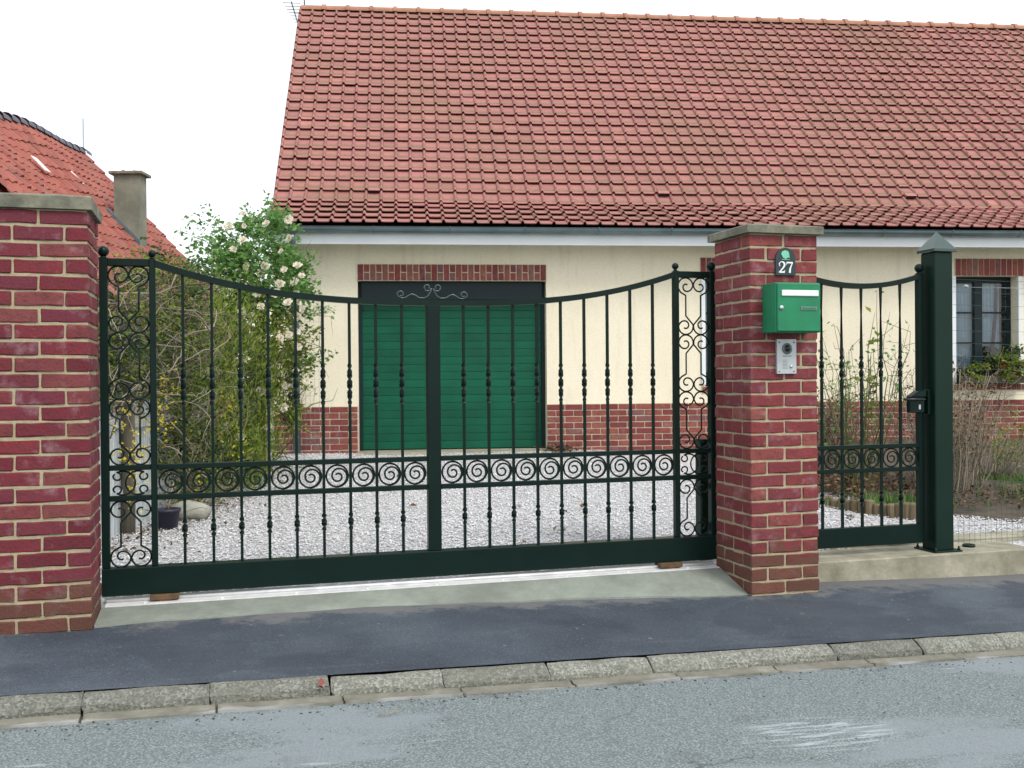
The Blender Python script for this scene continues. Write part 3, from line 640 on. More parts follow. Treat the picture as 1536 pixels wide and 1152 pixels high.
# roof tiles ------------------------------------------------------------
TP = 0.1935; X0 = SL - 0.03
e0 = (-0.50, 3.15); a1 = R(24); g1 = 0.25
e1 = (e0[0] + 4*g1*math.cos(a1), e0[1] + 4*g1*math.sin(a1))
ml = math.hypot(RD-e1[0], RZ-e1[1]); a2 = math.atan2(RZ-e1[1], RD-e1[0]); NR = 22; g2 = (ml-0.03)/NR
M['tile'] = tile_mat('roof_tile_pink', [(0, (0.33, 0.128, 0.120)), (0.35, (0.375, 0.148, 0.140)), (0.8, (0.395, 0.158, 0.146)), (0.97, (0.41, 0.165, 0.15)), (1, (0.47, 0.19, 0.17))], house, [('X', TP, X0-2.4), ('Y', g2*math.cos(a2), e1[0]-3.0-0.012)], 0.5, (0.165, 0.125, 0.062), 0.95)
M['ridge'] = plain('ridge_tile_tan', (0.36, 0.17, 0.105), 0.8, 0, 0.2, 5)
def tile_profile():
    # across one tile: roll on the left, pan, small upstand on the right
    return [(-0.004, 0.010), (0.003, 0.032), (0.017, 0.044), (0.031, 0.034), (0.040, 0.009), (0.060, 0.006), (0.125, 0.005), (0.180, 0.006), (0.191, 0.010)]
TPRO = tile_profile(); NP_ = len(TPRO)
def tile_local(g, thick=0.045):
    """tile in its own frame: x across, y up the slope (0 = lower edge), z normal"""
    vs = []; L = g + 0.05
    for y, zo in ((0.0, thick), (0.012, thick+0.003), (L, 0.002)):
        vs += [(x, y, z + zo) for x, z in TPRO]
    vs += [(x, 0.003, z + thick - 0.012) for (x, z) in TPRO]
    vs += [(x, 0.13, z + thick*0.55 - 0.012) for (x, z) in TPRO]
    fs = [(4*NP_+j, 4*NP_+j+1, 3*NP_+j+1, 3*NP_+j) for j in range(NP_-1)]
    for r_ in (0, 1): fs += [(r_*NP_+j, r_*NP_+j+1, (r_+1)*NP_+j+1, (r_+1)*NP_+j) for j in range(NP_-1)]
    fs += [(3*NP_+j, 3*NP_+j+1, j+1, j) for j in range(NP_-1)]
    fs += [(0, 2*NP_, 4*NP_, 3*NP_), (NP_-1, 3*NP_+NP_-1, 4*NP_+NP_-1, 2*NP_+NP_-1)]
    return vs, fs
NC = int((SR - SL + 0.12)/TP) + 1
t2v, t2f = tile_local(g2); t1v, t1f = tile_local(g1)
roof_base = MB(); th_ = 0.04
roof_base.prism([(e0[0]+0.16, e0[1]+0.03), (e1[0], e1[1]-0.03), (RD, RZ-0.03), (2*RD-e1[0], e1[1]-0.03), (2*RD-e0[0], e0[1]-0.05), (2*RD-e0[0], e0[1]-0.13), (2*RD-e1[0], e1[1]-0.16), (RD, RZ-0.2), (e1[0], e1[1]-0.16), (e0[0]+0.16, e0[1]-0.03)], 'x', SL-0.03, SR)
roof = hbuild(roof_base, 'roof', plain('roof_underlay', (0.05, 0.035, 0.03), 0.9))
tmb = MB(); mt2 = MB().add(t2v, t2f, False).mesh('roof_tile', M['tile'])
vent_at = {(4, int((-2.0-X0)/TP)+3), (4, 0)}
count = 0; rest_v = []; rest_f = []
def tile_frame(row):
    if row < 4: o = (e0[0] + row*g1*math.cos(a1), e0[1] + row*g1*math.sin(a1)); return o, a1
    r_ = row-4; return (e1[0] + r_*g2*math.cos(a2), e1[1] + r_*g2*math.sin(a2)), a2
vents = [(5, -1.78), (5, 1.98), (5, 5.45)]
vent_cols = {(rw, int(round((s-X0)/TP))) for rw, s in vents}
VIS = int((7.3-X0)/TP)
for row in range(4+NR):
    (d0, z0), an = tile_frame(row); ca, sa = math.cos(an), math.sin(an)
    for c in range(NC):
        x0 = X0 + c*TP; jx = random.uniform(-.002, .002); jz = random.uniform(-.002, .003) + 0.008*math.sin(c*0.21+row*0.13) + (0.008 if random.random() < 0.03 else 0); rz = random.uniform(-.012, .012)
        if 4 <= row < 10 and c < 50:
            mobj('roof_tile', mt2, roof, (x0+jx, d0 - jz*sa, z0 + jz*ca), (an + random.uniform(-.006, .004), 0, rz)); count += 1
        else:
            tv, tf = (t1v, t1f) if row < 4 else (t2v, t2f); k = len(rest_v); cr, sr_ = math.cos(rz), math.sin(rz)
            for (x, y, zz) in tv:
                x, y = x*cr - y*sr_, x*sr_ + y*cr; zz += jz
                rest_v.append((x0+jx+x, d0 + y*ca - zz*sa, z0 + y*sa + zz*ca))
            rest_f += [tuple(i+k for i in f) for f in tf]
rt = MB().add(rest_v, rest_f).build('roof_tiles', M['tile'], roof); tag(rt, kind='stuff')
for rw, s in vents:
    (d0, z0), an = tile_frame(rw); c = int(round((s-X0)/TP)); x0 = X0 + c*TP; mb = MB()
    vs = [(0.045, -0.03, 0.028), (0.195, -0.03, 0.028), (0.045, -0.03, 0.085), (0.195, -0.03, 0.085), (0.050, 0.22, 0.020), (0.190, 0.22, 0.020), (0.045, -0.045, 0.088), (0.195, -0.045, 0.088)]
    fs = [(2, 3, 5, 4), (6, 7, 3, 2), (0, 2, 4), (1, 5, 3)]
    o = mb.add(vs, fs).build('vent_tile', M['tile'], roof, (x0, d0, z0), (an, 0, 0))
    mb = MB(); mb.box(0.05, 0.19, -0.022, -0.018, 0.026, 0.08); mb.build('vent_grille', M['black'], o)
# ridge tiles
rm = MB(); vs = []; nseg = 10
for x, rad in ((0, 0.105), (0.34, 0.105), (0.34, 0.125), (0.40, 0.125), (0.40, 0.10)):
    for j in range(nseg+1): q = PI*j/nseg; vs.append((x, rad*math.cos(q)*1.15, rad*math.sin(q)*0.95))
rm.add(vs, [(i*(nseg+1)+j, (i+1)*(nseg+1)+j, (i+1)*(nseg+1)+j+1, i*(nseg+1)+j+1) for i in range(4) for j in range(nseg)])
rme = rm.mesh('ridge_tile', M['ridge'])
for k in range(33): mobj('ridge_tile', rme, roof, (X0 + 0.02 + k*2*TP, RD, RZ - 0.035), (0, 0, random.uniform(-.008, .008)))
# verge tiles on the left edge
for row in range(4, 4+NR):
    (d0, z0), an = tile_frame(row); mb = MB(); mb.box(-0.008, 0.010, 0.0, g2+0.01, -0.08, 0.010)
    mb.build('verge_tile', M['tile'], roof, (X0-0.006, d0, z0), (an, 0, 0))
# aerial on the ridge
ant = empty('aerial', H(-2.95, RD, RZ), HYAW, 'small metal television aerial at left end of the pink roof ridge', 'aerial')
mb = MB(); mb.tube([(0, 0, -0.2), (0, 0, 0.55)], 0.014, 6); mb.build('mast', M['zinc'], ant)
mb = MB(); mb.tube([(-0.16, -0.5, -0.06), (-0.16, 0.5, -0.06)], 0.010, 5); mb.tube([(-0.16, 0, -0.06), (0, 0, -0.06)], 0.009, 5); bo = mb.build('boom', M['zinc'], ant)
for k in range(7): mb = MB(); y = -0.45+k*0.15; mb.tube([(-0.30+0.015*k, y, -0.06), (-0.02-0.015*k, y, -0.06)], 0.006, 4); mb.build('element', M['zinc'], bo)

# ================================================================== NEIGHBOUR
nb = empty('neighbour_house', (-8.95, 18.4, 0.2), 0, 'old house with orange red pantile roof behind the left brick pillar', 'house')
def nl(x, y, z): return (x+8.95, y-18.4, z-0.2)
NBL = (8.95, -18.4, -0.2)
M['pantile'] = tile_mat('pantile_red', [(0, (0.24, 0.065, 0.048)), (0.4, (0.31, 0.085, 0.062)), (0.75, (0.35, 0.11, 0.08)), (1, (0.22, 0.085, 0.07))], nb, [('Y', 0.225, 14.6-18.4), ('X', 0.208, 0.02)], 0.55, (0.16, 0.10, 0.07))
NRX, NRZ = -8.93, 5.95; NA = math.atan(1.03); y0n, y1n = 14.6, 22.0
tv = []; tf = []; gg = 0.30; rows_n = 17; cols_n = int((y1n-y0n)/0.225)
pp = [(0.0, 0.0), (0.03, 0.035), (0.07, 0.048), (0.11, 0.034), (0.15, 0.0), (0.20, -0.008), (0.235, 0.0)]
ca, sa = math.cos(NA), math.sin(NA)
def sag(y): return 0.10*math.sin((y-y0n)/(y1n-y0n)*PI*1.6+0.4) + 0.04*math.sin(y*1.9)
for r_ in range(rows_n):
    for c in range(cols_n):
        k = len(tv); yb = y0n + c*0.225; jl = random.uniform(-.012, .012); jh = random.uniform(-.006, .010)
        for dl, h in ((0.36, 0.030), (0.0, 0.0), (0.36, 0.006)):
            for (y, z) in pp:
                l = r_*gg + dl + jl if dl else r_*gg
                zz = z + h + jh; tv.append((NRX + l*ca + zz*sa, yb + y, NRZ - l*sa + zz*ca - sag(yb)*max(0, 1-r_/rows_n)))
        for j in range(6): tf += [(k+7+j, k+7+j+1, k+j+1, k+j), (k+j, k+j+1, k+14+j+1, k+14+j)]
nr = MB().add(tv, tf).build('roof_tiles', M['pantile'], nb, NBL); tag(nr, kind='stuff')
mb = MB(); mb.prism([(NRX, NRZ-0.05), (NRX+rows_n*gg*ca, NRZ-rows_n*gg*sa-0.05), (NRX+rows_n*gg*ca, NRZ-rows_n*gg*sa-0.16), (NRX, NRZ-0.16), (NRX-4.0, NRZ-4.2), (NRX-4.0, NRZ-4.08)], 'y', y0n+0.02, y1n-0.02)
mb.v = [(x, y, z - 0.12) for x, y, z in mb.v]; mb.build('roof', M['pantile'], nb, NBL)
mb = MB(); mb.prism([(NRX-3.2, 0.0), (NRX+3.1, 0.0), (NRX+3.1, NRZ-3.55), (NRX, NRZ-0.4), (NRX-3.2, NRZ-3.65)], 'y', y0n+0.45, y1n-0.2); mb.build('wall', M['soil'], nb, NBL)
mb = MB()
M['slate_ridge'] = plain('ridge_grey', (0.12, 0.12, 0.145), 0.7, 0, 0.25, 5)
for k in range(23):
    y = y0n + 0.02 + k*0.32; mb = MB(); vs = []
    for yy, rad in ((0, 0.14), (0.33, 0.125)):
        for j in range(7): q = PI*j/6; vs.append((rad*math.cos(q), yy, rad*math.sin(q)))
    mb.add(vs, [(j, 7+j, 8+j, j+1) for j in range(6)]); 
    mb.build('ridge_tile', M['slate_ridge'], nb, nl(NRX, y, NRZ - 0.02 - sag(y)))
for (xx, yy) in ((-7.95, 17.3), (-8.05, 19.0)):
    mb = MB(); lx = (xx-NRX)/ca; mb.box(0, 0.34, 0, 0.20, 0, 0.012)
    mb.build('glass_tile', M['plate_white'], nb, nl(xx, yy, NRZ - lx*sa + 0.10), (0, NA, 0))
ch = MB(); ch.box(-7.17, -6.70, 18.85, 19.20, 2.0, 5.03); chim = ch.build('chimney', concrete_mat('chimney_render', (0.27, 0.28, 0.22), (0.16, 0.17, 0.13), 0.6, 3), nb, NBL)
mb = MB(); mb.box(-7.24, -6.63, 18.78, 19.27, 5.03, 5.085, 0.01); mb.build('chimney_cap', M['cap_stone'], chim)
mb = MB(); mb.tube([(-7.05, 19.0, 5.08), (-7.05, 19.0, 5.14)], 0.025, 8); mb.tube([(-6.85, 19.0, 5.08), (-6.85, 19.0, 5.13)], 0.025, 8); mb.build('chimney_stub', M['cap_stone'], chim)
mb = MB(); l0 = (-7.22-NRX)/ca; zz0 = NRZ - l0*sa + 0.10; mb.prism([(-7.28, zz0+0.14), (-6.68, zz0+0.14-0.60*1.03), (-6.68, zz0-0.60*1.03-0.02), (-7.28, zz0-0.02)], 'y', 18.80, 18.849); mb.build('chimney_flashing', M['zinc'], chim)
pole = empty('aerial_pole', (-9.02, 22.05, 5.0), 0, 'thin grey aerial pole rising behind the old orange roof', 'aerial')
mb = MB(); mb.tube([(0, 0, 0), (0, 0, 1.85)], [0.016, 0.010], 6); mb.build('pole', M['zinc'], pole)

# ================================================================== BRICK PILLARS
PW = 0.452
BF = [brick_mesh(0.2212, 0.0672, 0.105, 300+k, M['brick']) for k in range(8)]
BW = [brick_mesh(0.2212, 0.0672, 0.105, 340+k, M['warm_brick']) for k in range(8)]
CO = 0.0795
def pillar(name, loc, zbase, ztop, label, cap_h, cap_over, BF):
    p = empty(name, (loc[0], loc[1], zbase), GYAW, label, 'pillar', 'brick gate pillars')
    mb = MB(); q = 0.0055; mb.box(q, PW-q, q, PW-q, 0.0, ztop-zbase); mb.build('mortar', M['mortar'], p)
    nb_ = int(math.ceil((ztop-zbase)/CO))
    for c in range(nb_):
        z = ztop - zbase - CO*(c+1) + 0.0062
        A = (c % 2 == 0)
        if A: lay = [(0, 0, 0), (0.2325, 0, 0), (0, PW-0.105, 0), (0.2325, PW-0.105, 0), (0.105, 0.1165, 1), (PW, 0.1165, 1)]
        else: lay = [(0.105, 0, 1), (PW, 0, 1), (0.105, 0.2325, 1), (PW, 0.2325, 1), (0.1165, 0, 0), (0.1165, PW-0.105, 0)]
        for (x, y, r_) in lay:
            j = lambda a: random.uniform(-a, a)
            mobj('brick', random.choice(BF), p, (x+j(.002), y+j(.002), z+j(.0015)), (j(.004), j(.006), (PI/2 if r_ else 0)+j(.006)))
    zc = ztop - zbase; o = cap_over; mb = MB()
    x0, x1 = -o, PW+o
    vs = [(x0, x0, zc+0.002), (x1, x0, zc+0.002), (x1, x1, zc+0.002), (x0, x1, zc+0.002), (x0, x0, zc+cap_h), (x1, x0, zc+cap_h), (x1, x1, zc+cap_h), (x0, x1, zc+cap_h), (PW/2, PW/2, zc+cap_h+0.05)]
    vs += [(x0+0.006, x0+0.006, zc+cap_h+0.006), (x1-0.006, x0+0.006, zc+cap_h+0.006), (x1-0.006, x1-0.006, zc+cap_h+0.006), (x0+0.006, x1-0.006, zc+cap_h+0.006)]
    mb.add(vs, [(0, 3, 2, 1), (0, 1, 5, 4), (1, 2, 6, 5), (2, 3, 7, 6), (3, 0, 4, 7), (4, 5, 10, 9), (5, 6, 11, 10), (6, 7, 12, 11), (7, 4, 9, 12), (9, 10, 8), (10, 11, 8), (11, 12, 8), (12, 9, 8)])
    mb.build('cap_stone', M['cap_stone'], p)
    return p
pillar('brick_pillar', G(0, 0), -0.02, 2.146, 'red brick pillar carrying the green mailbox and house number', 0.045, 0.03, BW)
pillar('brick_pillar', G(-3.637-PW, -0.03), 0.06, 2.140, 'red brick pillar at left edge of picture with grey cap', 0.062, 0.02, BF)

# ================================================================== SLIDING GATE
def tw_bar(mb, x, z0, z1, zones, hw=0.0078, y=0.0):
    """square bar with twisted, widened baskets in the given z zones (za, zb, turns)"""
    zs = [z0]
    for a, b, t in zones:
        zs += list(np.linspace(a, b, 9*int(t*2)+1))
    zs.append(z1); vs = []
    for z in zs:
        ang = 0.0; w1 = w2 = hw
        for a, b, t in zones:
            if a <= z <= b:
                u = (z-a)/(b-a); ang = u*t*PI*2; e = math.sin(PI*u)**0.6; w1 = hw + e*0.0068; w2 = hw - 0.0006*e
        for (px, py) in ((-1, -1), (1, -1), (1, 1), (-1, 1)):
            a_, b_ = px*w1, py*w2; vs.append((x + a_*math.cos(ang) - b_*math.sin(ang), y + a_*math.sin(ang) + b_*math.cos(ang), z))
    n = len(zs); fs = [(i*4+j, i*4+(j+1) % 4, (i+1)*4+(j+1) % 4, (i+1)*4+j) for i in range(n-1) for j in range(4)]
    fs += [(3, 2, 1, 0), (4*n-4, 4*n-3, 4*n-2, 4*n-1)]
    mb.add(vs, fs)
def ring_pts(r, turns_extra=1.65, n=54, flip=1):
    pts = []; tot = 2*PI*(1+turns_extra)
    for i in range(n+1):
        t = i/n*tot; 
        if t <= 2*PI: rad = r; ox = 0
        else: u = (t-2*PI)/(tot-2*PI); rad = r*(1 - 0.84*u**0.85); ox = 0
        sh = 0 if t <= 2*PI else 0.10*r*math.sin(PI*min(1, (t-2*PI)/(tot-2*PI)))
        q = -PI/2 + flip*t
        pts.append((rad*math.cos(q)+sh, 0, rad*math.sin(q)-sh*0.4))
    return pts
def curl_in(r, cx, cz):
    """outer half circle then inward spiral; starts lower-left of the circle, passes over the top, curls inside (left piece)"""
    pts = []
    for i in range(30):
        u = i/29; a = 235 - u*520; 
        rad = r*(1.08 - 0.08*min(1, u*4)) if u < 0.45 else r*(1 - 0.80*((u-0.45)/0.55)**0.8)
        ox = 0.25*r*max(0, (u-0.45)/0.55); pts.append((cx + ox*0.7 + rad*math.cos(R(a)), cz - ox*0.3 + rad*math.sin(R(a))))
    return pts
def curl_out(r, cx, cz):
    """starts upper-right, passes under the circle and curls up on the left side"""
    pts = []
    for i in range(30):
        u = i/29; a = 16 - u*486
        rad = r if u < 0.42 else r*(1 - 0.80*((u-0.42)/0.58)**0.8)
        ox = -0.25*r*max(0, (u-0.42)/0.58); pts.append((cx + ox*0.7 + rad*math.cos(R(a)), cz + ox*-0.2 + rad*math.sin(R(a))))
    return pts
def scroll_unit(w, h):
    """left-hand piece of a barbell scroll: returns (x,z) with z from 0 (top) to -h (bottom), x from -w to 0"""
    r = w/2*0.97; top = curl_in(r, -w/2, -r); bot = curl_out(r, -w/2, -h + r)
    stem_x = -w*0.5
    return top[::-1] + [(stem_x, -2.22*r), (stem_x, -2.30*r), (stem_x, -h+2.42*r), (stem_x, -h+2.35*r)] + bot
GX, GN = -3.617, 0.50
gate = empty('sliding_gate', G(GX, GN, 0.141), GYAW, 'wide dark green wrought metal sliding gate between the two brick pillars', 'gate')
ZB = 0.141
ZT, ZUP, ZLO, ZBT, ZC = 1.965, 0.844, 0.678, 0.290, 1.763
GL = 3.621; LU, RU, CX = 0.250, 3.371, 1.8105
def gz(z): return z - ZB
def gbox(name, x0, x1, y0, y1, z0, z1, bev=0.003, par=None):
    mb = MB(); mb.box(x0, x1, y0, y1, gz(z0), gz(z1), bev); return mb.build(name, M['gate'], par or gate)
gbox('bottom_beam', -0.021, GL+0.03, -0.045, 0.045, ZB, ZBT, 0.004)
for x in (0.0, GL): gbox('end_post', x-0.021, x+0.021, -0.025, 0.025, ZBT, ZT+0.004)
for x in (LU, RU): gbox('upright', x-0.0165, x+0.0165, -0.022, 0.022, ZBT, ZT+0.002)
def top_z(x): t = abs((x-CX)/1.56); return ZC + 0.202*t**2.7
gbox('centre_post', CX-0.039, CX+0.039, -0.027, 0.027, ZBT, ZC-0.030)
for (a, b) in ((LU+0.0165, CX-0.039), (CX+0.039, RU-0.0165)):
    for z in (ZUP, ZLO): gbox('rail', a, b, -0.020, 0.020, z-0.028, z)
for (a, b) in ((0.021, LU-0.0165), (RU+0.0165, GL-0.021)):
    for z in (ZUP, ZLO): gbox('rail', a, b, -0.020, 0.020, z-0.028, z)
    gbox('rail', a, b, -0.022, 0.022, ZT-0.040, ZT)
# swept top rail
mb = MB(); vs = []; nx = 60; xa, xb = LU+0.0165, RU-0.0165
for i in range(nx+1):
    x = xa + (xb-xa)*i/nx; z = top_z(x); sl_ = (top_z(x+0.01)-top_z(x-0.01))/0.02; hh = 0.034*math.sqrt(1+sl_*sl_)
    vs += [(x, -0.024, gz(z-hh)), (x, 0.024, gz(z-hh)), (x, 0.024, gz(z)), (x, -0.024, gz(z))]
fs = [(i*4+j, i*4+(j+1) % 4, (i+1)*4+(j+1) % 4, (i+1)*4+j) for i in range(nx) for j in range(4)] + [(3, 2, 1, 0), (nx*4, nx*4+1, nx*4+2, nx*4+3)]
mb.add(vs, fs).build('top_rail', M['gate'], gate)
bars = [0.4075 + 0.1522*i for i in range(9)]; bars = bars + [GL - b for b in bars[::-1]]
for x in bars:
    mb = MB(); tw_bar(mb, x, ZBT-0.004, ZLO-0.03, [(0.435, 0.535, 1)]); mb.v = [(a, b, gz(c)) for a, b, c in mb.v]
    mb.build('lower_bar', M['gate'], gate)
    mb = MB(); mb.box(x-0.0078, x+0.0078, -0.0078, 0.0078, gz(ZLO), gz(ZUP-0.028)); mb.build('middle_bar', M['gate'], gate)
    mb = MB(); tw_bar(mb, x, ZUP-0.004, top_z(x)-0.03, [(1.155, 1.395, 2)]); mb.v = [(a, b, gz(c)) for a, b, c in mb.v]
    mb.build('upper_bar', M['gate'], gate)
edges_l = [LU+0.0165] + bars[:9] + [CX-0.039]; edges_r = [CX+0.039] + bars[9:] + [RU-0.0165]
rmb = MB(); rmb.tube(ring_pts(0.0625), 0.0056, 6); ring_mesh = rmb.mesh('ring_scroll', M['gate'])
for E_ in (edges_l, edges_r):
    for a, b in zip(E_[:-1], E_[1:]):
        mobj('ring_scroll', ring_mesh, gate, ((a+b)/2, 0, gz((ZLO+ZUP-0.028)/2)), (0, random.uniform(-.05, .05), 0))
# scroll panels at both ends
def panel(x0, x1, par):
    w = (x1-x0)/2 - 0.003; c = (x0+x1)/2; h = (ZT-0.040-ZUP)/3 - 0.002
    base = scroll_unit(w, h)
    def put(pts, z_top, flip, mirror, hh):
        mb = MB(); P = []
        for (x, z) in pts:
            zz = (-hh - z) if flip else z
            P.append(((-x if mirror else x), 0.0, zz))
        mb.tube(P, 0.0052, 6); mb.build('scroll', M['gate'], par, (c, 0, gz(z_top)))
    for k, fl in enumerate((False, True, False)):
        for mi in (False, True): put(base, ZT-0.040 - k*(h+0.002), fl, mi, h)
    h2 = (ZLO-0.028-ZBT) - 0.002; low = scroll_unit(w, h2)
    for mi in (False, True): put(low, ZLO-0.029, True, mi, h2)
    # C scrolls in the middle band
    hm = ZUP-0.028-ZLO; r = hm/2*0.93; pts = []
    cp = []
    for i in range(44):
        u = i/43; a = R(90 - 180*(u*1.0)) 
        cp.append((a, u))
    P = []
    for i in range(61):
        u = i/60; a = -215 + 430*u      # opening to the left, small curls at both tips
        e = min(u, 1-u); rad = 1.0 if e > 0.22 else 0.30 + 0.70*(e/0.22)**0.7
        P.append((rad, a))
    main = [(r*math.cos(R(a)) , r*math.sin(R(a))) for a in np.linspace(-115, 115, 30)]
    def tip(sign):
        q = []; cx0, cz0 = r*math.cos(R(115)), r*math.sin(R(115)); rc = r*0.36
        cx1, cz1 = cx0 - 0.02*r, (cz0 - rc)
        for a in np.linspace(80, 420, 14): q.append((cx1 - rc*0.9*math.cos(R(a)) - 0.0*r, sign*(cz1 + rc*math.sin(R(a))*(1-0.3*(a-80)/340))))
        return q
    path = [(x, z) for x, z in tip(-1)][::-1] + main + tip(1)
    for mi in (False, True):
        mb = MB(); pts = [((-(x-w/2+0.012) if mi else (x-w/2+0.012)), 0, z) for x, z in path]
        mb.tube([(-p[0] if False else p[0], 0, p[2]) for p in pts], 0.0050, 6); mb.build('c_scroll', M['gate'], par, (c, 0, gz((ZUP-0.028+ZLO)/2)))
panel(0.021, LU-0.0165, gate); panel(RU+0.0165, GL-0.021, gate)
def ball_mesh(r, neck=0.012):
    mb = MB(); prof = [(r*0.62, 0), (r*0.62, 0.005), (r*0.40, 0.008), (r*0.38, neck)]
    for k in range(11): a = -PI/2*0.78 + k/10*(PI*0.89); prof.append((max(0.0005, r*math.cos(a)), neck + r*0.78 + r*math.sin(a)))
    return mb.lathe(prof, n=16).mesh('ball_finial', M['gate'])
bm1, bm2 = ball_mesh(0.030), ball_mesh(0.0215)
for x, b in ((0, bm1), (GL, bm1), (LU, bm2), (RU, bm2)): mobj('ball_finial', b, gate, (x, 0, gz(ZT+0.003)))
# crest above the centre
def crest_side(sg):
    P = []
    for i in range(18): u = i/17; a = R(20 + 330*(1-u)); rad = 0.030*(0.35+0.65*u); P.append((0.052 - 0.020 + rad*math.cos(a)*1.0 - 0.0, 0.076 + rad*math.sin(a)))
    P += [(0.050, 0.060), (0.035, 0.030), (0.012, 0.008)]
    P = []
    # inner tall curl
    for i in range(20): u = i/19; a = R(-170 + 400*(1-u)); rad = 0.024*(0.40+0.60*u); P.append((0.030 + rad*math.cos(a), 0.072 + rad*math.sin(a)))
    P += [(0.012, 0.045), (0.026, 0.022), (0.050, 0.008), (0.080, 0.010), (0.105, 0.026), (0.122, 0.032), (0.140, 0.024), (0.160, 0.010), (0.185, 0.007), (0.205, 0.018)]
    for i in range(14): u = i/13; a = R(-20 + 330*u); rad = 0.022*(1-0.6*u); P.append((0.188 + rad*math.cos(a), 0.030 + rad*math.sin(a)))
    return [(sg*x, 0.0, z) for x, z in P]
for sg in (-1, 1):
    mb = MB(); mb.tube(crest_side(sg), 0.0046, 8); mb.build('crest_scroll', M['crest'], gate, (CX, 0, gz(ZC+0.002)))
mb = MB()
for x in (0.30, 3.30): 
    mb = MB(); mb.box(x-0.075, x+0.075, -0.075, 0.02, gz(0.112), gz(0.1405), 0.004); mb.box(x-0.03, x+0.035, -0.07, 0.01, gz(0.1005), gz(0.1125)); mb.build('guide_wedge', M['wood_wedge'], gate)
# rail on the threshold
rail = empty('gate_track', G(GX, GN, 0.098), GYAW, 'pale galvanised ground track running under the sliding gate', 'track')
mb = MB(); mb.box(-0.0, 3.61, -0.11, 0.06, 0.0005, 0.006); mb.build('base_strip', M['galv'], rail)
mb = MB(); mb.tube([(0, -0.02, 0.016), (3.61, -0.02, 0.016)], 0.010, 8); mb.build('track_bar', M['galv'], rail)
for k in range(9): mb = MB(); mb.lathe([(0.009, 0), (0.009, 0.004), (0.005, 0.007)], (0.2+k*0.4, -0.09, 0.006), 8); mb.build('bolt', M['galv'], rail)
# catch post behind the right end
cp_ = empty('catch_post', G(0.055, 0.72, 0.09), GYAW, 'narrow green catch post behind right end of the sliding gate', 'post')
mb = MB(); mb.box(-0.045, 0.045, -0.04, 0.04, 0, 0.80, 0.004); mb.build('post', M['post'], cp_)

# ================================================================== WICKET GATE, POST, LOW WALLS
WN = 0.48
wg = empty('wicket_gate', G(0.47, WN, 0.165), GYAW, 'narrow dark green barred pedestrian gate right of the mailbox pillar', 'gate')
def wz(z): return z - 0.165
def wbox(name, x0, x1, y0, y1, z0, z1, bev=0.003, mat='gate'):
    mb = MB(); mb.box(x0, x1, y0, y1, wz(z0), wz(z1), bev); return mb.build(name, M[mat], wg)
WR = 1.065
wbox('bottom_beam', 0.0, WR+0.03, -0.022, 0.022, 0.165, 0.292)
wbox('stile', 0.0, 0.035, -0.022, 0.022, 0.292, 1.985); wbox('stile', WR-0.012, WR+0.03, -0.022, 0.022, 0.292, 1.985)
for z in (0.838, 0.682): wbox('rail', 0.035, WR-0.012, -0.020, 0.020, z-0.028, z)
def wtop(x): t = (x-0.60)/0.45; return 1.908 + 0.068*abs(t)**2.0
mb = MB(); vs = []; nx = 24
for i in range(nx+1):
    x = 0.035 + (WR-0.012-0.035)*i/nx; z = wtop(x); vs += [(x, -0.02, wz(z-0.034)), (x, 0.02, wz(z-0.034)), (x, 0.02, wz(z)), (x, -0.02, wz(z))]
mb.add(vs, [(i*4+j, i*4+(j+1) % 4, (i+1)*4+(j+1) % 4, (i+1)*4+j) for i in range(nx) for j in range(4)] + [(3, 2, 1, 0), (nx*4, nx*4+1, nx*4+2, nx*4+3)]).build('top_rail', M['gate'], wg)
wb = [0.168+0.1505*k for k in range(6)]
for x in wb:
    mb = MB(); tw_bar(mb, x, 0.29, 0.656, [(0.43, 0.53, 1)]); mb.v = [(a, b, wz(c)) for a, b, c in mb.v]; mb.build('lower_bar', M['gate'], wg)
    mb = MB(); mb.box(x-0.0078, x+0.0078, -0.0078, 0.0078, wz(0.682), wz(0.810)); mb.build('middle_bar', M['gate'], wg)
    mb = MB(); tw_bar(mb, x, 0.834, wtop(x)-0.03, [(1.26, 1.44, 1.5)]); mb.v = [(a, b, wz(c)) for a, b, c in mb.v]; mb.build('upper_bar', M['gate'], wg)
ew = [0.035] + wb + [WR-0.012]
for a, b in zip(ew[:-1], ew[1:]):
    if b-a > 0.12: mobj('ring_scroll', ring_mesh, wg, ((a+b)/2, 0, wz(0.746)), (0, 0, 0), (0.98, 1, 0.98))
mobj('ball_finial', bm1, wg, (WR+0.008, 0, wz(1.985)))
lb = wbox('lock_box', WR-0.115, WR+0.0, -0.062, -0.0225, 1.045, 1.155, 0.004)
mb = MB(); mb.prism([(WR-0.118, wz(1.155)), (WR+0.002, wz(1.155)), (WR+0.002, wz(1.195)), (WR-0.06, wz(1.190))], 'y', -0.075, -0.023); mb.build('lock_hood', M['gate'], lb)
mb = MB(); mb.tube([(WR-0.03, -0.062, wz(1.135)), (WR-0.03, -0.10, wz(1.135)), (WR-0.19, -0.10, wz(1.138))], 0.009, 8); mb.build('handle', M['black'], lb)
mb = MB(); mb.box(WR-0.048, WR-0.032, -0.066, -0.062, wz(1.068), wz(1.100), 0.002); mb.build('keyhole_plate', M['steel'], lb)
wbox('strike_box', WR+0.031, WR+0.075, -0.06, -0.005, 1.03, 1.20, 0.004, 'post')
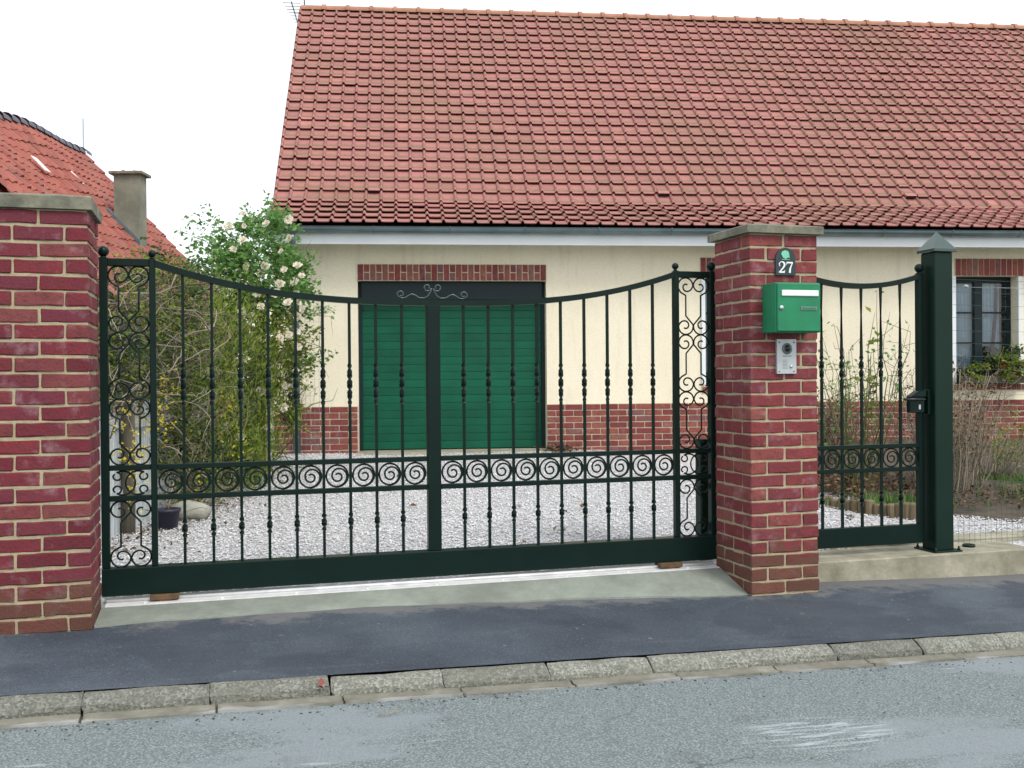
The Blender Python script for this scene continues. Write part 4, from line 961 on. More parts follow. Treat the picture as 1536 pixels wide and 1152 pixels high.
# big post
PS = 1.66
bp = empty('gate_post', G(PS, 0.45, 0.112), GYAW, 'tall square dark green post with pyramid cap beside the pedestrian gate', 'post')
mb = MB(); mb.box(-0.072, 0.072, -0.072, 0.072, 0.008, 2.01, 0.006); mb.build('shaft', M['post'], bp)
mb = MB(); q = 0.090; mb.box(-q, q, -q, q, 2.01, 2.035, 0.004)
mb.add([(-0.085, -0.085, 2.035), (0.085, -0.085, 2.035), (0.085, 0.085, 2.035), (-0.085, 0.085, 2.035), (0, 0, 2.155)], [(0, 1, 4), (1, 2, 4), (2, 3, 4), (3, 0, 4)]); mb.build('pyramid_cap', M['cap_sheen'], bp)
mb = MB(); mb.box(-0.11, 0.11, -0.11, 0.11, 0.0, 0.010, 0.002); bpl = mb.build('base_plate', M['post'], bp)
for sx in (-1, 1):
    for sy in (-1, 1): mb = MB(); mb.lathe([(0.011, 0), (0.011, 0.012), (0.006, 0.013), (0.006, 0.026)], (sx*0.092, sy*0.092, 0.010), 6); mb.build('bolt', M['post'], bpl)
mb = MB(); mb.box(0.076, 0.096, -0.03, 0.03, 0.06, 1.96, 0.003); mb.build('side_profile', M['post'], bp)
# concrete block under wicket, low wall further right
blk = empty('concrete_block', G(0.455, 0.30, -0.12), GYAW, 'low concrete step block under the pedestrian gate and green post', 'step')
mb = MB(); mb.box(0, 1.87, 0.0, 0.40, 0, 0.231, 0.008); mb.build('slab', M['block'], blk)
lw = empty('low_wall', G(1.75, 0.705, -0.12), GYAW, 'low pale concrete wall carrying the wire fence at the right', 'wall')
mb = MB(); mb.box(0, 4.5, 0, 0.20, 0, 0.25, 0.008); mb.build('slab', M['block'], lw)
tr2 = empty('wicket_threshold', G(0.46, 0.70, 0.05), GYAW, 'pale strip of concrete behind the pedestrian gate', 'threshold')
mb = MB(); mb.box(0, 1.285, 0.002, 0.16, 0, 0.075, 0.006); mb.build('strip', M['block'], tr2)
dk = empty('post_socket', G(1.95, 0.50, 0.111), GYAW, 'small round green post socket on the concrete block', 'socket')
mb = MB(); mb.lathe([(0.042, 0), (0.042, 0.016), (0.036, 0.018), (0.034, 0.010), (0.0, 0.010)][:4] + [(0.001, 0.010)], n=18); mb.build('ring', M['post'], dk)
# wire fence
wf = empty('wire_fence', G(1.76, 0.62, 0.112), GYAW, 'thin green welded wire fence right of the green gate post', 'fence')
for k in range(56):
    mb = MB(); x = 0.02 + k*0.046; mb.tube([(x, 0, 0.0 if x < 0.55 else -0.11), (x+random.uniform(-.006, .006), 0.004, 0.55), (x, 0, 0.62)], 0.0011, 4, False); mb.build('wire', M['wire'], wf)
for k in range(27):
    z = 0.03 + k*0.0995 if k < 6 else 0.6 + (k-6)*0.09
    if z > 1.87: break
    mb = MB(); mb.tube([(0.0, 0, z), (0.6, 0.006, z-0.012), (1.3, 0, z-0.006), (2.6, 0, z)], 0.0013, 4, False); mb.build('wire', M['wire'], wf)
mb = MB(); mb.tube([(0, -0.005, 1.80), (2.6, -0.005, 1.80)], 0.002, 4); mb.lathe([(0.0, 0), (0.018, 0.006), (0.018, 0.02), (0.0, 0.03)], (0.27, -0.008, 1.79), 8); mb.build('tension_wire', M['wire_pale'], wf)

# ================================================================== MAILBOX, PLATE, INTERCOM
mx = empty('mailbox', G(0.08, 0.0, 1.553), GYAW, 'bright green metal mailbox mounted on the brick pillar', 'mailbox')
mb = MB(); mb.box(0, 0.294, -0.155, -0.002, 0, 0.290, 0.004); mb.build('body', M['mail'], mx)
mb = MB(); mb.box(0.006, 0.288, -0.168, -0.1555, 0.006, 0.284, 0.004); fd = mb.build('front_door', M['mail'], mx)
mb = MB(); mb.box(0.030, 0.272, -0.1765, -0.1685, 0.210, 0.245, 0.003); mb.build('letter_flap', M['flap'], fd)
mb = MB(); mb.tube([(0.028, -0.1685, 0.143), (0.028, -0.176, 0.143)], 0.012, 14); mb.build('lock', M['steel'], fd)
mb = MB(); mb.box(0.155, 0.262, -0.1725, -0.1685, 0.128, 0.150, 0.0015); nh = mb.build('name_holder', M['grey_plastic'], fd)
mb = MB(); mb.box(0.165, 0.252, -0.1735, -0.1727, 0.133, 0.145); mb.build('name_card', M['mail'], nh)
pt = empty('number_plate', G(0.232, 0.0, 1.900), GYAW, 'arched dark green house number plate reading 27', 'plate')
mb = MB(); hw_ = 0.066; poly = [(-hw_, 0), (hw_, 0), (hw_, 0.098)] + [(hw_*math.cos(a), 0.098 + 0.066*math.sin(a)) for a in np.linspace(0.15, PI-0.15, 14)] + [(-hw_, 0.098)]
mb.prism(poly, 'y', -0.012, -0.0015); mb.build('plate', M['plate_green'], pt)
def arc(cx, cz, rx, rz, a0, a1, n): return [(cx + rx*math.cos(R(a)), cz + rz*math.sin(R(a))) for a in np.linspace(a0, a1, n)]
yA, yB = -0.0145, -0.0118
mb = MB()
p2 = arc(-0.026, 0.062, 0.018, 0.018, 175, -25, 12) + [(-0.018, 0.043), (-0.030, 0.030), (-0.043, 0.019)]
stroke(mb, p2, [0.007, 0.006, 0.004, 0.004, 0.0045, 0.006, 0.008, 0.010, 0.011, 0.011, 0.011, 0.010, 0.009, 0.007, 0.005], yA, yB)
stroke(mb, [(-0.046, 0.0185), (-0.026, 0.0185), (-0.008, 0.0185)], [0.009, 0.009, 0.009], yA, yB); stroke(mb, [(-0.0085, 0.016), (-0.006, 0.030)], [0.004, 0.003], yA, yB)
stroke(mb, [(-0.043, 0.058), (-0.038, 0.058)], [0.010, 0.010], yA-0.0002, yB); mb.build('digit', M['plate_white'], pt)
mb = MB(); stroke(mb, [(0.006, 0.0755), (0.047, 0.0755)], [0.009, 0.009], yA, yB); stroke(mb, [(0.0075, 0.078), (0.005, 0.062)], [0.004, 0.003], yA-0.0002, yB)
stroke(mb, [(0.046, 0.074), (0.036, 0.056), (0.029, 0.038), (0.026, 0.0145)], [0.004, 0.006, 0.010, 0.013], yA-0.0004, yB); mb.build('digit', M['plate_white'], pt)
mb = MB(); ra = random.Random(3)
mb.prism([( -0.002 + (0.026+ra.uniform(-.003, .003))*math.cos(a), 0.127 + (0.021+ra.uniform(-.003, .003))*math.sin(a) - (0.004 if math.sin(a) < -.7 else 0)) for a in np.linspace(0, 2*PI, 22)[:-1]], 'y', yA, yB)
stroke(mb, [(0.016, 0.118), (0.024, 0.104)], [0.012, 0.006], yA-0.0003, yB); stroke(mb, [(-0.001, 0.108), (0.0, 0.095)], [0.004, 0.006], yA-0.0005, yB); stroke(mb, [(-0.026, 0.0935), (0.026, 0.0935)], [0.003, 0.003], yA, yB); mb.build('tree_emblem', M['plate_tree'], pt)
ic = empty('intercom', G(0.166, 0.0, 1.312), GYAW, 'grey metal intercom panel with camera below the mailbox', 'intercom')
mb = MB(); mb.box(0, 0.130, -0.022, -0.002, 0, 0.208, 0.002); mb.build('panel', M['alu'], ic)
mb = MB(); mb.tube([(0.066, -0.0225, 0.150), (0.066, -0.027, 0.150)], 0.033, 24); le = mb.build('camera_bezel', M['grey_plastic'], ic)
mb = MB(); mb.tube([(0.066, -0.0272, 0.152), (0.066, -0.029, 0.152)], 0.020, 20); mb.build('lens', M['black'], le)
mb = MB(); mb.tube([(0.092, -0.0222, 0.045), (0.092, -0.029, 0.045)], 0.0095, 14); mb.build('call_button', M['steel'], ic)
for x, z in ((0.014, 0.188), (0.113, 0.188), (0.014, 0.015), (0.113, 0.015)): mb = MB(); mb.tube([(x, -0.0222, z), (x, -0.024, z)], 0.005, 8); mb.build('screw', M['grey_plastic'], ic)
mb = MB(); mb.box(0.036, 0.096, -0.0228, -0.0221, 0.104, 0.109)
for k in range(7): mb.box(0.036, 0.070 - 0.004*(k % 2), -0.0228, -0.0221, 0.030+k*0.0085, 0.0325+k*0.0085)
mb.build('speaker_slots', M['grey_plastic'], ic)

# ================================================================== GRAVEL AND LITTER
def scatter_stones(name, P, size, mat, flat=0.6, parent=None):
    n = len(P); base = np.array([[1, 0, 0], [-1, 0, 0], [0, 1, 0], [0, -1, 0], [0, 0, 1], [0, 0, -1]], float)
    F0 = np.array([[0, 2, 4], [2, 1, 4], [1, 3, 4], [3, 0, 4], [2, 0, 5], [1, 2, 5], [3, 1, 5], [0, 3, 5]])
    a = rng.uniform(0, 2*PI, n); s = size*rng.uniform(0.5, 1.5, n)
    V = base[None]*rng.uniform(0.55, 1.15, (n, 6, 1)); V = V + rng.normal(size=(n, 6, 3))*0.16
    V[:, :, 2] *= flat
    ca_, sa_ = np.cos(a)[:, None], np.sin(a)[:, None]
    X = V[:, :, 0]*ca_ - V[:, :, 1]*sa_; Y = V[:, :, 0]*sa_ + V[:, :, 1]*ca_
    V = np.stack([X, Y, V[:, :, 2]], 2)*s[:, None, None]*0.5 + P[:, None, :]
    F = (F0[None] + (np.arange(n)*6)[:, None, None]).reshape(-1, 3)
    return np_mesh(name, V.reshape(-1, 3), F, mat, parent)
def g_points(n, s0, s1, n0, n1, pw=1.0):
    s = rng.uniform(s0, s1, n); nn = n0 + (n1-n0)*rng.uniform(0, 1, n)**pw
    x = GO[0] + s*gc - nn*gs; y = GO[1] + s*gs + nn*gc
    z = 0.10 + 0.27*np.clip((nn-0.6)/6.4, 0, 1) + 0.012*np.sin(s*2.3)*np.sin(nn*1.9)
    return np.stack([x, y, z], 1)
P = np.concatenate([g_points(80000, -4.0, 1.8, 0.70, 7.6, 1.35), g_points(14000, 1.6, 6.0, 0.90, 3.0, 1.2)], 0)
tag(scatter_stones('gravel', P, 0.020, M['stones'], 0.42), 'loose pale grey gravel covering the yard behind the gate', 'gravel', kind='stuff')
# rubble at the right end of the block and small stones along the gutter
P = np.array([G(random.uniform(2.33, 3.3), random.uniform(0.35, 0.70), 0) for _ in range(70)]); P[:, 2] = -0.045 + rng.uniform(0, 0.03, len(P))
tag(scatter_stones('rubble', P, 0.05, M['stones'], 0.7), 'small pale rubble stones at the end of the concrete block', 'rubble', kind='stuff')
ss = rng.uniform(-5, 2.5, 260); nn = -1.315 + rng.normal(size=260)*0.035
P = np.stack([GO[0]+ss*gc-nn*gs, GO[1]+ss*gs+nn*gc, TILT*ss - 0.068 + 0.012*np.sin(nn*1.3+0.4) + 0.002], 1)
tag(scatter_stones('grit', P, 0.012, M['soil'], 0.5), 'dark grit gathered along the edge of the gutter', 'grit', kind='stuff')
ss = rng.uniform(-4.5, 3.0, 150); nn = rng.uniform(-1.05, 0.1, 150)
P = np.stack([GO[0]+ss*gc-nn*gs, GO[1]+ss*gs+nn*gc, TILT*ss + 0.004], 1)
tag(scatter_stones('pavement_grit', P, 0.006, M['dull_stones'], 0.5), 'tiny grey stone grit scattered over the dark pavement', 'grit', kind='stuff')
ss = rng.uniform(-4.5, 2.0, 600); nn = -1.33 - np.abs(rng.normal(size=600))*0.5
P = np.stack([GO[0]+ss*gc-nn*gs, GO[1]+ss*gs+nn*gc, TILT*ss - 0.068 + 0.012*np.sin(nn*1.3+0.4) + 0.002], 1)
tag(scatter_stones('road_grit', P, 0.008, M['dull_stones'], 0.5), 'tiny grey stone grit scattered over the road surface', 'grit', kind='stuff')
def leaf_litter(name, P, size, mat, label):
    V, F = leaves_arrays(P, size, 2.0, 0, 0.8); tag(np_mesh(name, V, F, mat), label, 'leaves', kind='stuff')
P = g_points(24, -3.3, 0.3, 0.9, 7.0); P[:, 2] += 0.02; leaf_litter('fallen_leaves', P, 0.06, M['dry_leaf'], 'scattered brown fallen leaves on the yard gravel')
P = np.array([H(random.gauss(0.58, 0.10), random.uniform(-0.35, -0.05), 0.385 + random.uniform(0, 0.05)) for _ in range(160)]); leaf_litter('leaf_heap', P, 0.06, M['dry_leaf'], 'small heap of dead leaves right of the garage shutter')
for k, (s, n_, c) in enumerate([(-2.63, -1.20, 'red')]):
    z = zpav(s) - 0.03; V, F = leaves_arrays(np.array([G(s, n_, z), G(s+0.01, n_+0.02, z+0.004), G(s-0.012, n_+0.01, z+0.006)]), 0.035, 1.0, 0, 0.8)
    M['red_leaf'] = plain('red_leaf', (0.22, 0.055, 0.045), 0.7)
    o = np_mesh('fallen_leaf', V, F, M['red_leaf']); tag(o, 'small red leaf lying in a kerb joint', 'leaf')
tw = MB(); c = G(-2.45, -1.46, zpav(-2.45)-0.072); tw.tube([c, (c[0]+0.05, c[1]+0.01, c[2]+0.004), (c[0]+0.08, c[1]+0.05, c[2]+0.008)], 0.003, 5); tag(tw.build('fallen_twig', M['twig']), 'thin brown twig lying on the road by the gutter', 'twig')

# ================================================================== LEFT SIDE: FENCE, HEDGE, ROSES
fx = -2.88
fen = empty('board_fence', (fx, 6.9, 0.1), 0, 'weathered pale board fence behind the left end of the gate', 'fence')
bmesh_ = []
for k in range(4):
    r = random.Random(k); mb = MB(); mb.box(-0.012, 0.012, 0, 0.135, 0, 1.0, 0.003)
    mb.v = [(a + r.uniform(-.003, .003), b + (r.uniform(-.012, .012) if c > 0.5 else 0), c + (r.uniform(-.03, .03) if c > 0.5 else 0)) for a, b, c in mb.v]; bmesh_.append(mb.mesh('board', M['board']))
for k in range(34):
    y = 6.75 + k*0.148; z = zyard_xy(fx, y) - 0.05
    mobj('board', random.choice(bmesh_), fen, (random.uniform(-.008, .008), y-6.9, z-0.1), (random.uniform(-.02, .02), random.uniform(-.02, .02), random.uniform(-.05, .05)), (1, 1, random.uniform(0.90, 1.04)))
for k in range(4):
    y = 7.62 + k*1.35; mb = MB(); mb.tube([(0.06, y-6.9, -0.1), (0.07, y-6.9, 0.8), (0.055, y-6.9+0.02, 1.75)], [0.055, 0.05, 0.045], 9); mb.build('fence_post', M['old_post'], fen)
for z in (0.35, 0.85): mb = MB(); mb.box(0.014, 0.045, -0.15, 5.0, z, z+0.06); mb.build('fence_rail', M['board'], fen)

def tangle(root, starts, n, L, r0, mat, name='stems', gx=(0, 0, 0.3), wig=0.5, seg=9, box=None):
    mb = MB()
    for _ in range(n):
        p = Vector(random.choice(starts)) + Vector((random.gauss(0, .08), random.gauss(0, .18), random.gauss(0, .1)))
        d = Vector((random.gauss(gx[0], .5), random.gauss(gx[1], .6), random.gauss(gx[2], .5))).normalized(); pts = [p.copy()]
        l = L*random.uniform(.5, 1.3)/seg
        for _ in range(seg):
            d = (d + Vector((random.gauss(0, wig), random.gauss(0, wig), random.gauss(-.06, wig)))*0.55).normalized(); p = p + d*l
            if box:
                p.x = min(max(p.x, box[0]), box[1]); p.z = min(max(p.z, box[2]), box[3] + 0.05*math.sin(p.y*9) if len(box) > 3 else 99)
            pts.append(p.copy())
        r = r0*random.uniform(.5, 1.4); mb.tube(pts, [r*(1-0.75*i/seg) for i in range(seg+1)], 4, False)
    return mb.build(name, mat, root)
def rel(P, root): return P - np.array(root.location)
# winter jasmine tangle nearest the gate
jas = empty('jasmine_bush', (-2.75, 7.7, 0.12), 0, 'tangled twiggy climber with yellow flowers behind the left gate panel', 'shrub')
hb = [(-2.82, 7.0, 1.58, .30, .50, .42), (-2.82, 7.8, 1.62, .32, .6, .50), (-2.85, 8.6, 1.40, .36, .5, .85), (-2.78, 8.3, 2.02, .32, .7, .28), (-2.75, 8.7, 0.6, .3, .4, .4)]
tangle(jas, [(0, y, z) for y in (-.7, -.3, 0, .4) for z in (0.95, 1.2, 1.5, 1.75)] + [(0, y, z) for y in (.7, .9, 1.1, 1.3) for z in (0.1, 0.5, 0.9, 1.3, 1.7)], 360, 0.85, 0.005, M['twig'], 'stems', (0.15, 0, 0.30), 0.5, 9, (-0.25, 0.40, 0.02, 2.02))
tangle(jas, [(0, y, z) for y in (-.5, 0, .5, 1) for z in (1.0, 1.4, 1.7)], 12, 1.4, 0.010, M['twig'], 'branches', (0.2, 0, 0.25), 0.55, 12, (-0.25, 0.42, 0.1, 1.98))
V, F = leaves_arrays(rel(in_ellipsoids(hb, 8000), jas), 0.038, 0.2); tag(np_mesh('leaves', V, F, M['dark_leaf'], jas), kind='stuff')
V, F = leaves_arrays(rel(in_ellipsoids(hb, 7500), jas), 0.038, 0.2); tag(np_mesh('green_leaves', V, F, M['hedge_leaf'], jas), kind='stuff')
yb = [(-2.66, 7.2, 1.2, .22, .6, .7), (-2.62, 8.3, 0.8, .22, .7, .65)]
P = rel(in_ellipsoids(yb, 130), jas); P = np.repeat(P, 6, 0) + rng.normal(size=(780, 3))*0.006; V, F = leaves_arrays(P, 0.017, 0.4, 0, 0.9); tag(np_mesh('blossoms', V, F, M['yellow'], jas), kind='stuff')
# leafy hedge further back
hed = empty('leafy_hedge', (-2.85, 9.9, 0.2), 0, 'dense yellow green leafy hedge left of the white roses', 'hedge')
hb = [(-2.86, 9.3, 1.15, .36, .6, .95), (-2.84, 10.0, 1.2, .38, .6, 1.0), (-2.78, 10.7, 1.2, .40, .6, 1.0), (-2.72, 9.9, 0.5, .36, 1.0, .4)]
tangle(hed, [(0, y, z) for y in (-.8, -.4, 0, .4, .8) for z in (0.0, 0.4, 0.8, 1.2)], 240, 0.8, 0.006, M['green_twig'], 'stems', (0.1, 0, 0.9), 0.3, 8, (-0.3, 0.42, 0.02))
Pn = rel(in_ellipsoids(hb, 15000), hed); V, F = leaves_arrays(Pn, 0.055, 0.1, 0.0, 0.32, np.array([[0.3, 0, 0.8]])); tag(np_mesh('leaves', V, F, M['hedge_leaf'], hed), kind='stuff')
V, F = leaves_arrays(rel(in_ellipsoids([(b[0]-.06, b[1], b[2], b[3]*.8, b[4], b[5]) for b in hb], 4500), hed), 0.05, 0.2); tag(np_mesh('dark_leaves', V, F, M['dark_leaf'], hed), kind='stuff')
P = rel(in_ellipsoids([(-2.62, 9.4, 0.7, .2, .7, .55)], 60), hed); P = np.repeat(P, 6, 0) + rng.normal(size=(360, 3))*0.006; V, F = leaves_arrays(P, 0.016, 0.4, 0, 0.9); tag(np_mesh('blossoms', V, F, M['yellow'], hed), kind='stuff')
# climbing rose
ros = empty('climbing_rose', (-2.72, 11.5, 0.3), 0, 'tall climbing rose with green leaves and creamy white blooms at house corner', 'rose bush')
rb = [(-2.74, 11.4, 2.52, .50, .5, .50), (-2.56, 11.6, 2.35, .32, .4, .45), (-3.06, 11.2, 2.45, .38, .4, .45), (-2.66, 11.5, 3.0, .34, .4, .20), (-2.56, 11.7, 1.75, .34, .4, .45), (-2.60, 11.6, 1.15, .32, .4, .5), (-2.85, 11.3, 1.6, .4, .5, .5)]
tangle(ros, [(0, 0, 0), (0.15, 0.1, 0.5), (0.1, 0, 1.0), (0.1, 0, 1.6), (-0.1, 0, 1.8)], 110, 1.1, 0.007, M['green_twig'], 'stems', (0.05, 0, 0.7), 0.35, 9, (-0.55, 0.62, 0.02))
V, F = leaves_arrays(rel(in_ellipsoids(rb[:4], 6200), ros), 0.068, 0.4); tag(np_mesh('leaves', V, F, M['leaf'], ros), kind='stuff')
V, F = leaves_arrays(rel(in_ellipsoids(rb[4:], 4200), ros), 0.058, 0.3); tag(np_mesh('lower_leaves', V, F, M['hedge_leaf'], ros), kind='stuff')
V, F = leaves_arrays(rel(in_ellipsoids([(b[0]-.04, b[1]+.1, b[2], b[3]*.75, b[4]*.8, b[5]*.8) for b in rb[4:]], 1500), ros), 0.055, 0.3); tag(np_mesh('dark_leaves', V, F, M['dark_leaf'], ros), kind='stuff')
# long shoots with sparse leaves above the crown
mb = MB(); LP = []
for (x, y, z, dx, dz) in [(-2.9, 11.2, 2.7, -0.42, 0.55), (-2.95, 11.2, 2.6, -0.55, 0.50), (-2.6, 11.4, 2.95, -0.05, 0.46), (-2.55, 11.5, 2.9, 0.05, 0.38), (-2.5, 11.6, 2.5, 0.26, 0.25), (-2.45, 11.7, 2.0, 0.36, 0.12), (-2.7, 11.4, 2.9, -0.2, 0.35), (-2.45, 11.7, 1.4, 0.35, 0.25), (-2.45, 11.7, 2.4, 0.20, -0.2), (-3.1, 11.1, 2.3, -0.3, 0.35)]:
    for q in range(2):
        pts = []
        for i in range(9):
            u = i/8; pts.append((x + dx*u*(1+.2*q) + random.gauss(0, .012) + 2.72, y - 11.5 + random.gauss(0, .02) + 0.1*q, z + dz*u*(1-.15*u)*(1-.2*q) - 0.3))
            if i > 1: LP += [(pts[-1][0]+random.gauss(0, .03), pts[-1][1]+random.gauss(0, .03), pts[-1][2]+random.gauss(0, .03)) for _ in range(6)]
        mb.tube(pts, [0.005*(1-.7*i/8) for i in range(9)], 4, False)
tag(mb.build('shoots', M['green_twig'], ros), kind='stuff'); V, F = leaves_arrays(np.array(LP), 0.055, 0.4); tag(np_mesh('shoot_leaves', V, F, M['leaf'], ros), kind='stuff')
def rose_mesh(seed):
    r = random.Random(seed); mb = MB()
    for ring, (np_, rad, tilt, sz) in enumerate(((5, 0.010, 0.25, 0.030), (6, 0.018, 0.75, 0.036), (7, 0.024, 1.15, 0.040))):
        for k in range(np_):
            a = 2*PI*k/np_ + ring*0.5 + r.uniform(-.2, .2); t = tilt + r.uniform(-.15, .15); o = Vector((math.cos(a), math.sin(a), 0)); w = Vector((-math.sin(a), math.cos(a), 0)); up = Vector((0, 0, 1))
            d = o*math.sin(t) + up*math.cos(t); b = o*rad*0.4; s = sz*r.uniform(.85, 1.15)
            mb.add([b, b + d*s*0.6 + w*s*0.5, b + d*s + w*s*0.25 + o*s*.12, b + d*s - w*s*0.25 + o*s*.12, b + d*s*0.6 - w*s*0.5, b + d*s*.55 - o*s*0.12], [(0, 5, 1), (1, 5, 2), (2, 5, 3), (3, 5, 4), (4, 5, 0)])
    return mb.mesh('bloom', M['rose'])
rms = [rose_mesh(k) for k in range(5)]
# blooms on the camera side
RP = []
for k in range(26):
    b = rb[random.choice([0, 0, 1, 1, 3, 4, 4, 5, 5, 6])]
    a = random.uniform(-1.0, 1.25); e = random.uniform(-1, 1)
    RP.append((b[0] + math.sin(a)*b[3]*1.02*math.sqrt(1-e*e*.8), b[1] - math.cos(a)*b[4]*1.05, b[2] + e*b[5]*0.95))
for (x, y, z) in RP + [(-2.76, 10.9, 2.48), (-2.57, 10.9, 2.48), (-2.37, 10.9, 2.45), (-2.23, 10.9, 2.49), (-2.73, 10.9, 1.97), (-2.34, 10.9, 2.1), (-2.18, 10.9, 2.03), (-2.34, 10.9, 1.75), (-2.24, 10.9, 1.8), (-2.42, 10.9, 1.73), (-2.63, 10.9, 1.72), (-2.23, 10.9, 1.96), (-2.98, 10.9, 1.36), (-2.76, 10.9, 1.26), (-2.62, 10.9, 1.17), (-2.37, 10.9, 1.24), (-2.83, 10.9, 0.84), (-2.23, 10.9, 1.64), (-2.15, 10.9, 1.28), (-2.54, 10.9, 0.81), (-2.9, 10.9, 2.66), (-2.8, 10.9, 2.76), (-2.4, 10.9, 2.64), (-2.19, 10.9, 2.38), (-2.45, 10.9, 2.2), (-2.66, 10.9, 2.21), (-2.99, 10.9, 2.07), (-2.91, 10.9, 1.58)] + [(-2.70, 9.2, 1.35), (-2.66, 9.6, 0.9), (-2.60, 10.2, 1.5), (-2.58, 9.9, 0.75), (-2.55, 10.5, 1.2), (-2.62, 9.0, 1.75), (-2.55, 10.8, 0.8)]:
    q = Vector((random.gauss(.1, .5), -1, random.uniform(0, .9))).to_track_quat('Z', 'Y').to_euler()
    s = random.uniform(0.6, 1.05); mobj('bloom', random.choice(rms), ros, (x+2.72, y-11.5, z-0.3), q, (s, s, s))
# wire trellis by the house corner
trl = empty('wire_trellis', H(-2.62, -0.35, 0.37), HYAW, 'thin wire mesh panel standing by the house corner beside the roses', 'trellis')
for k in range(6): mb = MB(); mb.tube([(k*0.055, 0, 0), (k*0.055, 0, 1.95)], 0.0022, 4); mb.build('wire', M['wire_pale'], trl)
for k in range(20): mb = MB(); mb.tube([(0, 0.003, 0.03+k*0.10), (0.275, 0.003, 0.03+k*0.10)], 0.0022, 4); mb.build('wire', M['wire_pale'], trl)
# stone and pot
st = MB(); vs = []; nlat, nlon = 7, 12; ra = random.Random(5)
for i in range(nlat+1):
    for j in range(nlon):
        th = PI*i/nlat; ph = 2*PI*j/nlon; q = 1 + ra.uniform(-.12, .12); vs.append((0.17*q*math.sin(th)*math.cos(ph), 0.12*q*math.sin(th)*math.sin(ph), 0.075 + 0.085*q*math.cos(th)))
st.add(vs, [(i*nlon+j, (i+1)*nlon+j, (i+1)*nlon+(j+1) % nlon, i*nlon+(j+1) % nlon) for i in range(nlat) for j in range(nlon)], True)
sto = st.build('garden_stone', concrete_mat('pale_stone', (0.42, 0.42, 0.36), (0.22, 0.23, 0.2), 0.5, 8), None, (-2.56, 8.25, zyard_xy(-2.56, 8.25)-0.02)); tag(sto, 'pale rounded stone on the gravel at foot of the hedge', 'stone')
po = empty('plant_pot', (-2.60, 7.82, zyard_xy(-2.6, 7.82)), 0, 'small dark plastic plant pot on the gravel beside the pale stone', 'pot')
mb = MB(); mb.lathe([(0.075, 0), (0.095, 0.13), (0.102, 0.13), (0.102, 0.15), (0.090, 0.15), (0.085, 0.12)], n=18); mb.build('pot', plain('pot_navy', (0.02, 0.022, 0.045), 0.5), po)
mb = MB()
for k in range(6): a = random.uniform(0, 6.28); mb.tube([(0, 0, 0.11), (0.05*math.cos(a), 0.05*math.sin(a), 0.2), (0.15*math.cos(a), 0.12*math.sin(a), 0.28+0.1*random.random())], 0.004, 5)
mb.build('dry_stems', M['twig'], po)

P = np.stack([-2.75 + np.abs(rng.normal(0, .26, 1100)), rng.uniform(6.9, 11.6, 1100), np.zeros(1100)], 1); P[:, 2] = [zyard_xy(x, y)+abs(random.gauss(0.008, .012)) for x, y in P[:, :2]]
leaf_litter('hedge_litter', P, 0.028, M['dry_leaf'], 'brown leaf litter on the gravel along the foot of the hedge')
# ================================================================== RIGHT SIDE: BED, SHRUBS, WINDOW BOX
bedm = MB(); vs = []; fs = []; ns_, nn_ = 40, 26
bx0, bx1, by0, by1 = 2.55, 9.0, 8.05, 14.2
for i in range(ns_+1):
    for j in range(nn_+1):
        x = bx0 + (bx1-bx0)*i/ns_; y = by0 + (by1-by0)*j/nn_ + 0.28*math.sin(i*0.45)*(1-j/nn_) + 0.10*(x-bx0)*(1-j/nn_)
        e = min(1, 4*min(i/ns_, 1-i/ns_, j/nn_, (1-j/nn_)+.3)); vs.append((x, y, zyard_xy(x, y) - 0.03 + 0.12*e + 0.03*e*(math.sin(x*5+y*3)+math.sin(y*7-x*2)) + random.gauss(0, .012)))
for i in range(ns_):
    for j in range(nn_): a = i*(nn_+1)+j; fs.append((a, a+nn_+1, a+nn_+2, a+1))
tag(bedm.add(vs, fs).build('flower_bed', M['soil']), kind='structure')
le = empty('log_edging', (2.75, 8.75, zyard_xy(2.8, 8.5)), 0, 'short weathered log edging along the soil bed behind the pedestrian gate', 'edging')
lpts = [(2.72, 8.95), (2.82, 8.74), (2.94, 8.58), (3.08, 8.46), (3.22, 8.38), (3.36, 8.36)]
k = 0
for a, b in zip(lpts[:-1], lpts[1:]):
    for t in (0.0, 0.33, 0.66):
        x = a[0] + (b[0]-a[0])*t; y = a[1] + (b[1]-a[1])*t; h = 0.105 + random.uniform(-.015, .015)
        mb = MB(); mb.lathe([(0.034, -0.03), (0.036, h-0.012), (0.028, h)], (0, 0, 0), 9, False); mb.build('log', M['log'], le, (x-2.75, y-8.75, 0), (random.uniform(-.06, .06), random.uniform(-.06, .06), random.uniform(0, 6)))
